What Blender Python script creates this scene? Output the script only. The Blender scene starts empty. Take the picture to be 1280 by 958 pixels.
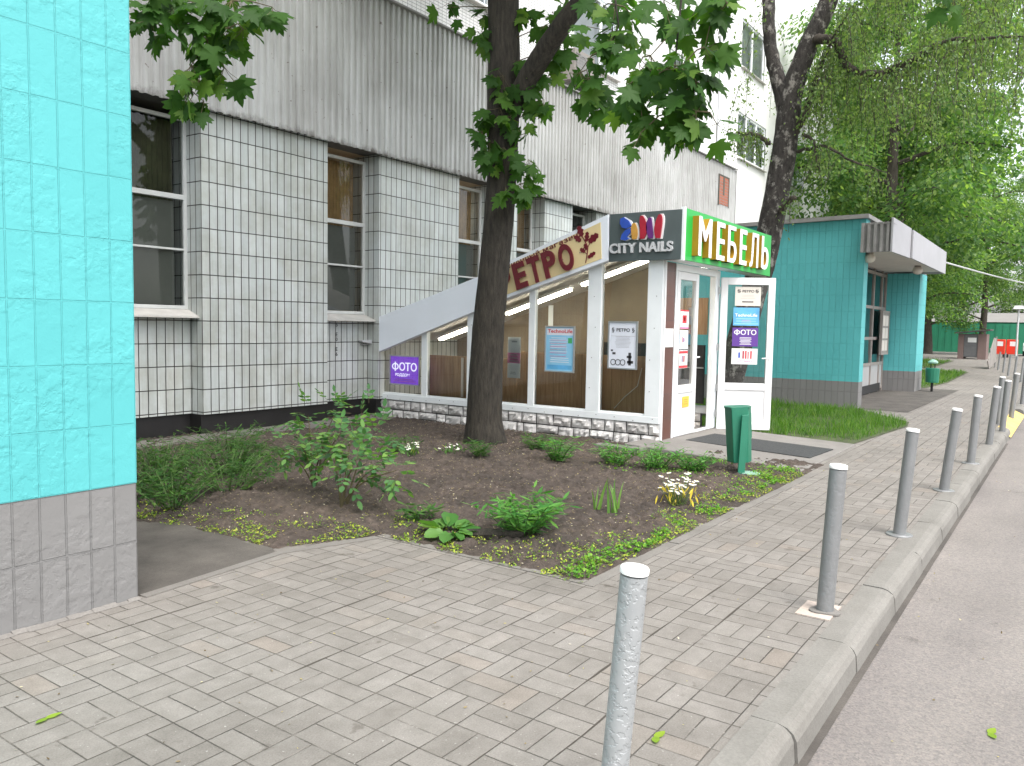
import bpy, bmesh, math, random
import numpy as np
from mathutils import Vector, Matrix, noise

random.seed(7)
RNG = np.random.default_rng(7)
S = bpy.context.scene
COL = S.collection
PI = math.pi
WL = {}            # world position of every object's origin


# ------------------------------------------------------------------ helpers
def V(*a):
    return Vector(a)


def tag(o, label=None, cat=None, group=None, kind=None):
    if label:
        o['label'] = label
    if cat:
        o['category'] = cat
    if group:
        o['group'] = group
    if kind:
        o['kind'] = kind
    return o


def thing(name, loc, label, cat, group=None):
    o = bpy.data.objects.new(name, None)
    o.empty_display_size = .2
    COL.objects.link(o)
    o.location = loc
    WL[o] = Vector(loc)
    return tag(o, label, cat, group)


def link_mesh(name, me, parent, loc):
    o = bpy.data.objects.new(name, me)
    COL.objects.link(o)
    if parent is not None:
        o.parent = parent
        WL[o] = WL[parent].copy()
    else:
        o.location = loc
        WL[o] = Vector(loc)
    return o


class MB:
    def __init__(s):
        s.v = []
        s.f = []
        s.m = []
        s.mi = 0

    def add(s, vs, fs):
        b = len(s.v)
        s.v += [tuple(p) for p in vs]
        for f in fs:
            s.f.append([b + i for i in f])
            s.m.append(s.mi)

    def quad(s, a, b, c, d):
        s.add([a, b, c, d], [(0, 1, 2, 3)])

    def hexa(s, p):
        # p: 8 points, bottom ring 0-3 counter-clockwise seen from above, top ring 4-7
        s.add(p, [(3, 2, 1, 0), (4, 5, 6, 7), (0, 1, 5, 4), (1, 2, 6, 5), (2, 3, 7, 6), (3, 0, 4, 7)])

    def box(s, x0, y0, z0, x1, y1, z1):
        if x0 > x1: x0, x1 = x1, x0
        if y0 > y1: y0, y1 = y1, y0
        if z0 > z1: z0, z1 = z1, z0
        s.hexa([(x0, y0, z0), (x1, y0, z0), (x1, y1, z0), (x0, y1, z0),
                (x0, y0, z1), (x1, y0, z1), (x1, y1, z1), (x0, y1, z1)])

    def frame_box(s, o, ux, uy, uz, a0, b0, c0, a1, b1, c1):
        # a box in a local frame: origin o, axes ux uy uz
        P = lambda a, b, c: o + ux * a + uy * b + uz * c
        s.hexa([P(a0, b0, c0), P(a1, b0, c0), P(a1, b1, c0), P(a0, b1, c0),
                P(a0, b0, c1), P(a1, b0, c1), P(a1, b1, c1), P(a0, b1, c1)])

    def extrude(s, poly, d):
        # poly: list of 3-D points (planar), extruded by vector d
        n = len(poly)
        d = Vector(d)
        p = [Vector(q) for q in poly]
        s.add(p + [q + d for q in p],
              [tuple(range(n))[::-1], tuple(range(n, 2 * n))] +
              [(i, (i + 1) % n, n + (i + 1) % n, n + i) for i in range(n)])

    def tube(s, pts, rad, n=10, cap=True, wob=0.0):
        pts = [Vector(p) for p in pts]
        if not hasattr(rad, '__len__'):
            rad = [rad] * len(pts)
        base = len(s.v)
        t0 = (pts[1] - pts[0]).normalized()
        a = t0.orthogonal().normalized()
        for i, p in enumerate(pts):
            if i == 0:
                t = t0
            elif i == len(pts) - 1:
                t = (pts[i] - pts[i - 1]).normalized()
            else:
                t = (pts[i + 1] - pts[i - 1]).normalized()
            a = (a - t * a.dot(t)).normalized()
            b = t.cross(a)
            for k in range(n):
                w = 2 * PI * k / n
                r = rad[i]
                if wob:
                    r *= 1 + wob * (noise.noise(p * 2.3 + Vector((math.cos(w), math.sin(w), 0)) * 1.3) + .5 * noise.noise(p * 9 + Vector((math.cos(w), math.sin(w), 0)) * 3))
                s.v.append(tuple(p + a * (math.cos(w) * r) + b * (math.sin(w) * r)))
        for i in range(len(pts) - 1):
            for k in range(n):
                k2 = (k + 1) % n
                s.f.append([base + i * n + k, base + i * n + k2, base + (i + 1) * n + k2, base + (i + 1) * n + k])
                s.m.append(s.mi)
        if cap:
            s.f.append([base + k for k in range(n)][::-1]); s.m.append(s.mi)
            e = base + (len(pts) - 1) * n
            s.f.append([e + k for k in range(n)]); s.m.append(s.mi)

    def lathe(s, c, prof, n=24, axis=None):
        # prof: (radius, height) pairs about a vertical (or given) axis through c
        ax = (axis or Vector((0, 0, 1))).normalized()
        a = ax.orthogonal().normalized()
        b = ax.cross(a)
        c = Vector(c)
        base = len(s.v)
        for r, h in prof:
            for k in range(n):
                w = 2 * PI * k / n
                s.v.append(tuple(c + ax * h + a * (r * math.cos(w)) + b * (r * math.sin(w))))
        for i in range(len(prof) - 1):
            for k in range(n):
                k2 = (k + 1) % n
                s.f.append([base + i * n + k, base + i * n + k2, base + (i + 1) * n + k2, base + (i + 1) * n + k])
                s.m.append(s.mi)
        s.f.append([base + k for k in range(n)][::-1]); s.m.append(s.mi)
        e = base + (len(prof) - 1) * n
        s.f.append([e + k for k in range(n)]); s.m.append(s.mi)

    def build(s, name, mat, parent=None, loc=(0, 0, 0), smooth=False, bevel=0, seg=2):
        org = WL[parent] if parent is not None else Vector(loc)
        me = bpy.data.meshes.new(name)
        me.from_pydata([tuple(Vector(p) - org) for p in s.v], [], s.f)
        mats = mat if isinstance(mat, (list, tuple)) else [mat]
        for m in mats:
            me.materials.append(m)
        if len(mats) > 1:
            me.polygons.foreach_set('material_index', s.m)
        if smooth:
            me.polygons.foreach_set('use_smooth', [True] * len(me.polygons))
        me.update()
        o = link_mesh(name, me, parent, loc)
        if bevel:
            b = o.modifiers.new('bevel', 'BEVEL')
            b.width = bevel; b.segments = seg; b.limit_method = 'ANGLE'; b.angle_limit = math.radians(40)
            b.harden_normals = False
        return o


def np_mesh(name, verts, faces_flat, fsize, mat, parent=None, loc=(0, 0, 0), smooth=False):
    """mesh from numpy arrays; all faces have fsize corners"""
    org = np.array(WL[parent] if parent is not None else loc, dtype=float)
    me = bpy.data.meshes.new(name)
    nv = len(verts); nf = len(faces_flat) // fsize
    me.vertices.add(nv)
    me.vertices.foreach_set('co', (verts - org).astype(np.float32).ravel())
    me.loops.add(nf * fsize)
    me.loops.foreach_set('vertex_index', faces_flat.astype(np.int32))
    me.polygons.add(nf)
    me.polygons.foreach_set('loop_start', (np.arange(nf) * fsize).astype(np.int32))
    me.polygons.foreach_set('loop_total', np.full(nf, fsize, dtype=np.int32))
    if smooth:
        me.polygons.foreach_set('use_smooth', np.ones(nf, dtype=bool))
    me.materials.append(mat)
    me.update(calc_edges=True)
    me.validate()
    return link_mesh(name, me, parent, loc)


def unit(a):
    return a / np.maximum(np.linalg.norm(a, axis=-1, keepdims=True), 1e-9)


def leaves(tv, tf, org, tip, nor, size):
    """copies of a leaf template (x across, y to the tip, z up) -> verts, triangle index array"""
    org = np.asarray(org, float); n = len(org)
    d = unit(np.asarray(tip, float))
    nn = np.asarray(nor, float)
    nn = unit(nn - d * (nn * d).sum(1, keepdims=True))
    sd = np.cross(d, nn)
    size = np.broadcast_to(np.asarray(size, float), (n,))
    v = (tv[None, :, 0:1] * sd[:, None] + tv[None, :, 1:2] * d[:, None] + tv[None, :, 2:3] * nn[:, None]) * size[:, None, None] + org[:, None]
    f = tf[None] + (np.arange(n) * len(tv))[:, None, None]
    return v.reshape(-1, 3), f.reshape(-1)


def rdir(n):
    return unit(RNG.normal(size=(n, 3)))


def fan(outline, cz=-.06):
    o = np.array([(0, .35, cz)] + [(x, y, 0 if len(p) == 2 else p[2]) for p in outline for x, y in [p[:2]]])
    k = len(outline)
    f = np.array([(0, 1 + i, 1 + (i + 1) % k) for i in range(k)])
    return o, f


# maple leaf: five toothed lobes, length 1 from stalk to tip
_h = [(.02, 0), (.20, -.06), (.42, .02), (.30, .12), (.50, .30), (.62, .42), (.46, .44), (.50, .60), (.40, .58), (.20, .50), (.24, .72), (.14, .70), (.10, .84)]
MAPLE = fan([(x, y, -.12 * x) for x, y in _h] + [(0, 1.0, -.1)] + [(-x, y, -.12 * x) for x, y in _h[::-1]], .02)
ROUGHLEAF = fan([(.05, 0), (.45, .1), (.5, .42), (.22, .5), (.12, .8), (0, 1), (-.12, .8), (-.22, .5), (-.5, .42), (-.45, .1)], -.04)
OVAL = fan([(0, 0), (.2, .18), (.27, .45), (.18, .75), (0, 1), (-.18, .75), (-.27, .45), (-.2, .18)], -.05)
DIAM = (np.array([(0, 0, 0), (.3, .4, .05), (0, 1, 0), (-.3, .4, .05)], float), np.array([(0, 1, 2), (0, 2, 3)]))
BLADE = (np.array([(-.05, 0, 0), (.05, 0, 0), (-.04, .45, .08), (.04, .45, .08), (-.02, .8, .26), (.02, .8, .26), (0, 1, .46)], float),
         np.array([(0, 1, 3), (0, 3, 2), (2, 3, 5), (2, 5, 4), (4, 5, 6)]))
LANCE = fan([(.03, 0), (.09, .3), (.1, .55), (0, 1), (-.1, .55), (-.09, .3), (-.03, 0)], -.02)


class Leafer:
    def __init__(s):
        s.v = []; s.f = []; s.n = 0

    def add(s, tpl, org, tip, nor, size):
        v, f = leaves(tpl[0], tpl[1], org, tip, nor, size)
        s.v.append(v); s.f.append(f + s.n); s.n += len(v)

    def build(s, name, mat, parent=None, loc=(0, 0, 0)):
        return np_mesh(name, np.concatenate(s.v), np.concatenate(s.f), 3, mat, parent, loc)


def text_mb(mb, txt, o, ux, uy, w, h, depth=.004, bold=0.0, inset=0.0, side_mi=None, shear=0.0):
    """lettering filling a w x h box: lower-left corner o, reading along ux, up uy, standing depth proud of it"""
    c = bpy.data.curves.new('lettering', 'FONT')
    # the default font draws the shared capitals cleanly from its Latin set
    c.body = txt.translate(str.maketrans('РЕТОМЬ', 'PETOMb')); c.extrude = .5; c.offset = bold; c.resolution_u = 6; c.shear = shear
    ob = bpy.data.objects.new('lettering', c)
    COL.objects.link(ob)
    me = bpy.data.meshes.new_from_object(ob)
    co = np.array([v.co[:] for v in me.vertices])
    lo = co.min(0); hi = co.max(0)
    if h is None:
        h = w * (hi[1] - lo[1]) / (hi[0] - lo[0])
    uz = ux.cross(uy)
    b = len(mb.v)
    for p in co:
        q = o + ux * ((p[0] - lo[0]) / (hi[0] - lo[0]) * w) + uy * ((p[1] - lo[1]) / (hi[1] - lo[1]) * h) + uz * ((p[2] - lo[2]) / (hi[2] - lo[2]) * depth)
        mb.v.append(tuple(q))
    # drop stray fill triangles that fall outside a glyph's outline
    rim = []
    for p in me.polygons:
        if abs(p.normal.z) < .5:
            vs = list(p.vertices)
            for i in range(len(vs)):
                q, r = co[vs[i]], co[vs[(i + 1) % len(vs)]]
                if q[2] > 0 and r[2] > 0:
                    rim.append((q[0], q[1], r[0], r[1]))
    rim = np.array(rim)
    for p in me.polygons:
        if abs(p.normal.z) >= .5 or p.area < 1e-9:
            cx, cy = co[list(p.vertices)].mean(0)[:2]
            x0, y0, x1, y1 = rim.T
            dy = np.where(y1 == y0, 1e-12, y1 - y0)
            hit = ((y0 > cy) != (y1 > cy)) & (cx < (x1 - x0) * (cy - y0) / dy + x0)
            if hit.sum() % 2 == 0:
                continue
        mb.f.append([b + i for i in p.vertices])
        mb.m.append(side_mi if (side_mi is not None and abs(p.normal.z) < .5) else mb.mi)
    bpy.data.objects.remove(ob); bpy.data.curves.remove(c); bpy.data.meshes.remove(me)


# ------------------------------------------------------------------ materials
class NT:
    def __init__(s, name):
        s.mat = bpy.data.materials.new(name)
        s.mat.use_nodes = True
        s.t = s.mat.node_tree
        s.b = s.t.nodes['Principled BSDF']
        s.out = s.t.nodes['Material Output']

    def n(s, typ, props=None, **inp):
        nd = s.t.nodes.new(typ)
        for k, v in (props or {}).items():
            setattr(nd, k, v)
        for k, v in inp.items():
            s.set(nd, k, v)
        return nd

    def set(s, nd, k, v):
        key = k.replace('_', ' ')
        if key not in nd.inputs and k.startswith('i') and k[1:].isdigit():
            sock = nd.inputs[int(k[1:])]
        else:
            sock = nd.inputs[key]
        if isinstance(v, bpy.types.NodeSocket):
            s.t.links.new(v, sock)
        else:
            sock.default_value = v

    def math(s, op, a, b=0.0, c=None):
        nd = s.t.nodes.new('ShaderNodeMath'); nd.operation = op
        for i, v in enumerate((a, b, c)):
            if v is None: continue
            if isinstance(v, bpy.types.NodeSocket): s.t.links.new(v, nd.inputs[i])
            else: nd.inputs[i].default_value = v
        return nd.outputs[0]

    def mix(s, fac, a, b, mode='MIX'):
        nd = s.t.nodes.new('ShaderNodeMix'); nd.data_type = 'RGBA'; nd.blend_type = mode
        for i, v in ((0, fac), (6, a), (7, b)):
            if isinstance(v, bpy.types.NodeSocket): s.t.links.new(v, nd.inputs[i])
            else: nd.inputs[i].default_value = v
        return nd.outputs[2]

    def noise(s, scale, detail=4, rough=.55, vec=None):
        nd = s.n('ShaderNodeTexNoise', None, Scale=scale, Detail=detail, Roughness=rough)
        if vec is not None: s.t.links.new(vec, nd.inputs['Vector'])
        return nd.outputs['Fac']

    def ramp(s, fac, stops):
        nd = s.t.nodes.new('ShaderNodeValToRGB')
        s.t.links.new(fac, nd.inputs[0])
        e = nd.color_ramp.elements
        while len(e) < len(stops): e.new(.5)
        for i, (p, c) in enumerate(stops):
            e[i].position = p; e[i].color = c if len(c) == 4 else (*c, 1)
        return nd.outputs[0]

    def pos(s):
        if not hasattr(s, '_p'):
            s._p = s.n('ShaderNodeNewGeometry').outputs['Position']
        return s._p

    def sep(s):
        if not hasattr(s, '_s'):
            s._s = s.n('ShaderNodeSeparateXYZ', None, Vector=s.pos())
        return s._s

    def bump(s, height, strength=.5, dist=.01, normal=None):
        nd = s.n('ShaderNodeBump', None, Height=height, Strength=strength, Distance=dist)
        if normal is not None: s.t.links.new(normal, nd.inputs['Normal'])
        return nd.outputs[0]

    def fin(s, col=None, rough=None, normal=None, **kw):
        if col is not None: s.set(s.b, 'Base_Color', col)
        if rough is not None: s.set(s.b, 'Roughness', rough)
        if normal is not None: s.set(s.b, 'Normal', normal)
        for k, v in kw.items(): s.set(s.b, k, v)
        return s.mat


def c4(*a):
    return (*a, 1.0)


def plain(name, col, rough=.6, var=.12, scale=6, bump=0.0, bscale=60, bdist=.004, **kw):
    t = NT(name)
    n = t.noise(scale, 5, .6, t.pos())
    lo = c4(*[c * (1 - var) for c in col]); hi = c4(*[min(1, c * (1 + var)) for c in col])
    c = t.ramp(n, [(.3, lo), (.7, hi)])
    nm = None
    if bump:
        nm = t.bump(t.noise(bscale, 4, .6, t.pos()), bump, bdist)
    return t.fin(c, rough, nm, **kw)


def tiles(name, axis, w, h, u0, z0, gap, col1, col2, grout, rough=.4, stucco=0.0, sscale=25, dirt=None, groove=.004, streak=0.0):
    t = NT(name)
    sp = t.sep()
    u = t.math('SUBTRACT', sp.outputs[axis], u0)
    z = t.math('SUBTRACT', sp.outputs['Z'], z0)
    # slightly wavering joints
    wv = t.math('MULTIPLY', t.math('SUBTRACT', t.noise(3.0, 2, .5, t.pos()), .5), gap * 1.2)
    vec = t.n('ShaderNodeCombineXYZ', None, X=t.math('ADD', u, wv), Y=t.math('ADD', z, wv), Z=0.0).outputs[0]
    br = t.n('ShaderNodeTexBrick', {'offset': 0.0, 'squash': 1.0}, Vector=vec, Scale=1.0, Color1=c4(*col1), Color2=c4(*col2), Mortar=c4(*grout))
    br.inputs['Mortar Size'].default_value = gap
    br.inputs['Mortar Smooth'].default_value = .25
    br.inputs['Brick Width'].default_value = w
    br.inputs['Row Height'].default_value = h
    col = br.outputs['Color']
    if dirt:
        d = t.ramp(t.noise(1.6, 6, .65, t.pos()), [(.42, (1, 1, 1)), (.75, dirt)])
        col = t.mix(1.0, col, d, 'MULTIPLY')
    if streak:
        mp = t.n('ShaderNodeVectorMath', {'operation': 'MULTIPLY'}, i0=t.pos(), i1=(9, 9, .5)).outputs[0]
        d = t.ramp(t.noise(1.0, 5, .7, mp), [(.45, (1, 1, 1)), (.8, (1 - streak, 1 - streak * 1.05, 1 - streak * 1.15))])
        col = t.mix(1.0, col, d, 'MULTIPLY')
    inv = t.math('SUBTRACT', 1.0, br.outputs['Fac'])
    nm = t.bump(inv, .8, groove)
    if stucco:
        a = t.noise(sscale, 6, .6, t.pos())
        mz = t.n('ShaderNodeTexMusgrave', None) if False else None
        r = t.ramp(a, [(.42, (0, 0, 0)), (.5, (.55,) * 3), (.62, (1, 1, 1))])
        msk = t.ramp(t.noise(3.3, 3, .5, t.pos()), [(.40, (.12,) * 3), (.62, (1, 1, 1))])
        nm = t.bump(t.math('MULTIPLY', r, msk), stucco, .009, nm)
        nm = t.bump(t.noise(90, 4, .65, t.pos()), .25, .003, nm)
    return t.fin(col, rough, nm)


def glass(name, tint=(.75, .8, .79), refl=1.0):
    t = NT(name)
    tr = t.n('ShaderNodeBsdfTransparent', None, Color=c4(*tint))
    gl = t.n('ShaderNodeBsdfGlossy', None, Color=(1, 1, 1, 1), Roughness=.02)
    fr = t.n('ShaderNodeFresnel', None, IOR=1.5)
    f = t.math('MULTIPLY', fr.outputs[0], 1.2 * refl)
    mx = t.n('ShaderNodeMixShader', None, i0=f, i1=tr.outputs[0], i2=gl.outputs[0])
    t.t.links.new(mx.outputs[0], t.out.inputs['Surface'])
    return t.mat


def emis(name, col, strength):
    t = NT(name)
    return t.fin(c4(*col), .5, None, Emission_Color=c4(*col), Emission_Strength=strength)


def leafmat(name, stops, transl=.35, rough=.45, trcol=None):
    t = NT(name)
    g = t.n('ShaderNodeNewGeometry')
    c = t.ramp(g.outputs['Random Per Island'], stops)
    t.set(t.b, 'Base_Color', c)
    t.set(t.b, 'Roughness', rough)
    t.b.inputs['Specular IOR Level'].default_value = .22
    tc = t.mix(1.0, c, c4(*(trcol or (1.5, 1.7, .6))), 'MULTIPLY')
    tl = t.n('ShaderNodeBsdfTranslucent', None, Color=tc)
    mx = t.n('ShaderNodeMixShader', None, i0=transl, i1=t.b.outputs[0], i2=tl.outputs[0])
    t.t.links.new(mx.outputs[0], t.out.inputs['Surface'])
    return t.mat


def barkmat(name, c1, c2, c3=None, sc=(7, 7, 1.2), bstr=.9):
    t = NT(name)
    mp = t.n('ShaderNodeVectorMath', {'operation': 'MULTIPLY'}, i0=t.pos(), i1=sc).outputs[0]
    n = t.noise(3.2, 8, .68, mp)
    col = t.ramp(n, [(.35, c1), (.65, c2)])
    if c3:
        m2 = t.n('ShaderNodeVectorMath', {'operation': 'MULTIPLY'}, i0=t.pos(), i1=(4.5, 4.5, 3.6)).outputs[0]
        k = t.ramp(t.noise(1.4, 6, .72, m2), [(.53, (0, 0, 0)), (.62, (1, 1, 1))])
        col = t.mix(k, col, c4(*c3))
    nm = t.bump(n, bstr, .03)
    return t.fin(col, .9, nm)


MAT = {}
# walls
CY = (.076, .375, .385)
CY2 = (.084, .40, .41)
for ax, k in (('X', 'front'), ('Y', 'side')):
    MAT['cyan_' + k] = tiles('turquoise paint over tiles ' + k, ax, .122, .317, 2.28 if ax == 'X' else 4.04, -.003, .0045, CY, CY2, (.070, .365, .375), .6, .36, 15, groove=.024)
    MAT['grey_' + k] = tiles('grey paint over tiles ' + k, ax, .122, .317, 2.28 if ax == 'X' else 4.04, -.003, .006, (.173, .170, .166), (.185, .182, .178), (.15, .148, .145), .65, .36, 15, groove=.024)
    MAT['tile_' + k] = tiles('white glazed facade tiles ' + k, ax, .1165, .29, 5.97 if ax == 'X' else 9.0, .33, .0068, (.50, .535, .53), (.58, .61, .60), (.035, .03, .027), .28, 0, 20, dirt=(.72, .69, .62), streak=.22, groove=.004)
MAT['mosaic'] = tiles('small white facade mosaic', 'X', .11, .055, 0, 0, .005, (.70, .70, .70), (.76, .76, .75), (.26, .26, .26), .5, dirt=(.90, .89, .88), groove=.002)
MAT['pillar_tile'] = tiles('brown porcelain tiles', 'X', .31, .31, 9.22, .05, .003, (.105, .045, .034), (.135, .056, .042), (.05, .03, .028), .32, dirt=(.6, .55, .5), groove=.001)
MAT['pillar_tile_side'] = MAT['pillar_tile']


def m_cladding():
    t = NT('weathered white corrugated sheet')
    mp = t.n('ShaderNodeVectorMath', {'operation': 'MULTIPLY'}, i0=t.pos(), i1=(7, 7, .45)).outputs[0]
    n = t.noise(1.6, 7, .7, mp)
    c = t.ramp(n, [(.28, (.34, .335, .325)), (.48, (.49, .495, .49)), (.74, (.58, .585, .585))])
    d = t.ramp(t.noise(.5, 5, .6, t.pos()), [(.38, (.74, .73, .72)), (.60, (1, 1, 1))])
    c = t.mix(1.0, c, d, 'MULTIPLY')
    z = t.sep().outputs['Z']
    # rust and grime along the cut lower edge
    e = t.math('ADD', z, t.math('MULTIPLY', t.noise(5, 5, .7, t.pos()), -.35))
    g = t.ramp(t.math('SUBTRACT', e, 3.85), [(.0, (.22, .19, .16)), (.14, (1, 1, 1))])
    c = t.mix(1.0, c, g, 'MULTIPLY')
    sp = t.ramp(t.noise(14, 3, .5, t.pos()), [(.70, (1, 1, 1)), (.74, (.25, .17, .12))])
    c = t.mix(.7, c, sp, 'MULTIPLY')
    return t.fin(c, .45, t.bump(n, .15, .003), Metallic=.15)


MAT['cladding'] = m_cladding()
MAT['clad_dark'] = plain('dark soffit board', (.07, .065, .06), .9, .3, 4)  # one dark tone for the soffit and the shed roof
MAT['plinth'] = plain('black bitumen plinth', (.012, .011, .011), .55, .4, 3, .3, 40)
MAT['panel_white'] = plain('white wall panel', (.76, .76, .76), .6, .05, 1.2)
MAT['pvc'] = plain('white plastic frame', (.78, .81, .82), .3, .04, 3)
MAT['pvc_old'] = plain('weathered white window frame', (.56, .57, .56), .4, .08, 4)
MAT['pvc_bright'] = plain('white painted door', (.72, .72, .72), .3, .03, 3)
MAT['fascia'] = plain('white composite fascia', (.76, .80, .86), .35, .03, 1.5)
MAT['sill'] = plain('painted sheet sill', (.52, .50, .47), .45, .12, 5)
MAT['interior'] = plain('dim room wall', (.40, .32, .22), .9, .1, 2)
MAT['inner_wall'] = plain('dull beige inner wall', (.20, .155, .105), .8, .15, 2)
MAT['interior_dark'] = plain('dark room', (.09, .085, .07), .9, .2, 2)  # unlit rooms: their darkness is put into the wall colour
MAT['blind'] = plain('grey fabric blind', (.16, .16, .145), .9, .06, 3)
MAT['olive_sheet'] = plain('dark olive pane tone', (.075, .075, .04), .9, .3, 4)
MAT['sky_glare'] = plain('white sheet for sky glare', (.55, .56, .56), .9, .1, 5)
MAT['curtain'] = plain('ochre curtain', (.34, .21, .09), .9, .2, 6)
MAT['glass'] = glass('window glass', (.80, .84, .83))
MAT['glass_dark'] = glass('tinted window glass', (.78, .82, .80), .65)
MAT['cap'] = plain('grey flashing', (.22, .215, .21), .6, .2, 5)
MAT['canopy'] = plain('white canopy sheet', (.34, .34, .36), .5, .06, 2)
MAT['soffit'] = plain('beige soffit', (.60, .56, .51), .7, .06, 3)
MAT['door_brown'] = plain('brown grey door frame', (.27, .24, .22), .5, .1, 5)
MAT['door_grey'] = plain('grey door panel', (.36, .36, .36), .5, .06, 5)
MAT['rubber'] = plain('black rubber', (.018, .018, .018), .8, .3, 20)
MAT['steel'] = plain('brushed steel', (.45, .45, .45), .35, .1, 20, Metallic=.8)
MAT['wood_panel'] = None


def m_board():
    t = NT('brown hardboard')
    mp = t.n('ShaderNodeVectorMath', {'operation': 'MULTIPLY'}, i0=t.pos(), i1=(10, 10, 1)).outputs[0]
    c = t.ramp(t.noise(3, 5, .6, mp), [(.3, (.27, .155, .08)), (.7, (.42, .265, .145))])
    y = t.math('FRACT', t.math('DIVIDE', t.sep().outputs['Y'], .46))
    s = t.ramp(y, [(.0, (.3,) * 3), (.02, (1, 1, 1))])
    return t.fin(t.mix(1.0, c, s, 'MULTIPLY'), .6)


MAT['board'] = m_board()


def m_stone():
    t = NT('rock faced stone blocks')
    g = t.n('ShaderNodeNewGeometry')
    c = t.ramp(g.outputs['Random Per Island'], [(0, (.56, .545, .53)), (.5, (.68, .66, .64)), (1, (.80, .78, .76))])
    n = t.noise(22, 7, .7, t.pos())
    c = t.mix(1.0, c, t.ramp(n, [(.3, (.72, .71, .70)), (.6, (1, 1, 1))]), 'MULTIPLY')
    return t.fin(c, .9, t.bump(n, .7, .014))


MAT['stone'] = m_stone()
MAT['mortar'] = plain('dark mortar', (.05, .045, .042), .95, .3, 20, .5)


def m_paving():
    t = NT('basket weave concrete pavers')
    C = .21
    sp = t.sep()
    # gentle waver so the courses are not ruler straight
    wx = t.math('MULTIPLY', t.math('SUBTRACT', t.noise(1.3, 2, .5, t.pos()), .5), .02)
    m2 = t.n('ShaderNodeVectorMath', {'operation': 'ADD'}, i0=t.pos(), i1=(17.3, 5.1, 0)).outputs[0]
    wy = t.math('MULTIPLY', t.math('SUBTRACT', t.noise(1.1, 2, .5, m2), .5), .024)
    x = t.math('DIVIDE', t.math('ADD', t.math('ADD', sp.outputs['X'], wx), 20.0), C)
    y = t.math('DIVIDE', t.math('ADD', t.math('SUBTRACT', sp.outputs['Y'], .985), wy), C)
    i = t.math('FLOOR', x); j = t.math('FLOOR', y)
    fx = t.math('FRACT', x); fy = t.math('FRACT', y)
    par = t.math('FLOORED_MODULO', t.math('ADD', i, j), 2.0)
    npar = t.math('SUBTRACT', 1.0, par)
    u = t.math('ADD', t.math('MULTIPLY', fx, npar), t.math('MULTIPLY', fy, par))
    w = t.math('ADD', t.math('MULTIPLY', fy, npar), t.math('MULTIPLY', fx, par))
    w2 = t.math('MULTIPLY', w, 2.0)
    sub = t.math('FLOOR', w2); fw = t.math('FRACT', w2)
    du = t.math('MULTIPLY', t.math('MINIMUM', u, t.math('SUBTRACT', 1.0, u)), C)
    dw = t.math('MULTIPLY', t.math('MINIMUM', fw, t.math('SUBTRACT', 1.0, fw)), C / 2)
    d = t.math('MINIMUM', du, dw)
    d = t.math('ADD', d, t.math('MULTIPLY', t.math('SUBTRACT', t.noise(60, 3, .6, t.pos()), .5), .004))
    idv = t.n('ShaderNodeCombineXYZ', None, X=i, Y=j, Z=t.math('ADD', sub, t.math('MULTIPLY', par, 3.0))).outputs[0]
    wn = t.n('ShaderNodeTexWhiteNoise', {'noise_dimensions': '3D'}, Vector=idv)
    # joints: some open and dark, some silted up with pale sand
    jr = t.n('ShaderNodeMapRange', None, Value=d, i1=.0008, i2=.0042, i3=0.0, i4=1.0).outputs[0]
    brick = t.ramp(wn.outputs['Value'], [(0, (.170, .158, .144)), (.3, (.187, .174, .160)), (.6, (.195, .182, .168)), (.88, (.209, .196, .181)), (1, (.203, .179, .157))])
    big = t.ramp(t.noise(.7, 6, .6, t.pos()), [(.3, (.80, .79, .77)), (.5, (.98, .97, .95)), (.68, (1.08, 1.07, 1.06))])
    fine = t.ramp(t.noise(150, 4, .75, t.pos()), [(.28, (.66, .66, .66)), (.5, (.97, .97, .97)), (.72, (1.16, 1.16, 1.16))])
    mid = t.ramp(t.noise(9, 6, .7, t.pos()), [(.3, (.80, .795, .78)), (.65, (1.07, 1.07, 1.07))])
    brick = t.mix(1.0, t.mix(1.0, t.mix(1.0, brick, big, 'MULTIPLY'), fine, 'MULTIPLY'), mid, 'MULTIPLY')
    jc = t.ramp(t.noise(2.6, 5, .65, t.pos()), [(.36, (.025, .022, .017)), (.54, (.065, .057, .046)), (.66, (.165, .15, .132))])
    col = t.mix(jr, jc, brick)
    # some long courses along the street have opened into soil-filled joints
    ry = t.math('ROUND', y)
    rw = t.n('ShaderNodeTexWhiteNoise', {'noise_dimensions': '1D'}, W=ry).outputs['Value']
    dr = t.math('MULTIPLY', t.math('ABSOLUTE', t.math('SUBTRACT', y, ry)), C)
    ms = t.n('ShaderNodeVectorMath', {'operation': 'MULTIPLY'}, i0=t.pos(), i1=(.9, 6, 1)).outputs[0]
    wj = t.math('MULTIPLY', t.math('MULTIPLY', t.math('GREATER_THAN', rw, .62), t.ramp(t.noise(1.6, 4, .6, ms), [(.42, (0, 0, 0)), (.6, (1, 1, 1))])), .0075)
    om = t.n('ShaderNodeMapRange', None, Value=t.math('SUBTRACT', wj, dr), i1=-.001, i2=.002, i3=0.0, i4=1.0).outputs[0]
    col = t.mix(om, col, c4(.05, .042, .033))
    # pale crumbs of render and dust near the painted block
    sp2 = t.ramp(t.noise(62, 2, .5, t.pos()), [(.70, (0, 0, 0)), (.73, (1, 1, 1))])
    col = t.mix(t.math('MULTIPLY', sp2, .55), col, c4(.38, .365, .345))
    st = t.ramp(t.noise(5.5, 3, .6, t.n('ShaderNodeVectorMath', {'operation': 'ADD'}, i0=t.pos(), i1=(3.1, 8.7, 0)).outputs[0]), [(.655, (1, 1, 1)), (.70, (.66, .64, .62))])
    col = t.mix(1.0, col, st, 'MULTIPLY')
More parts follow.
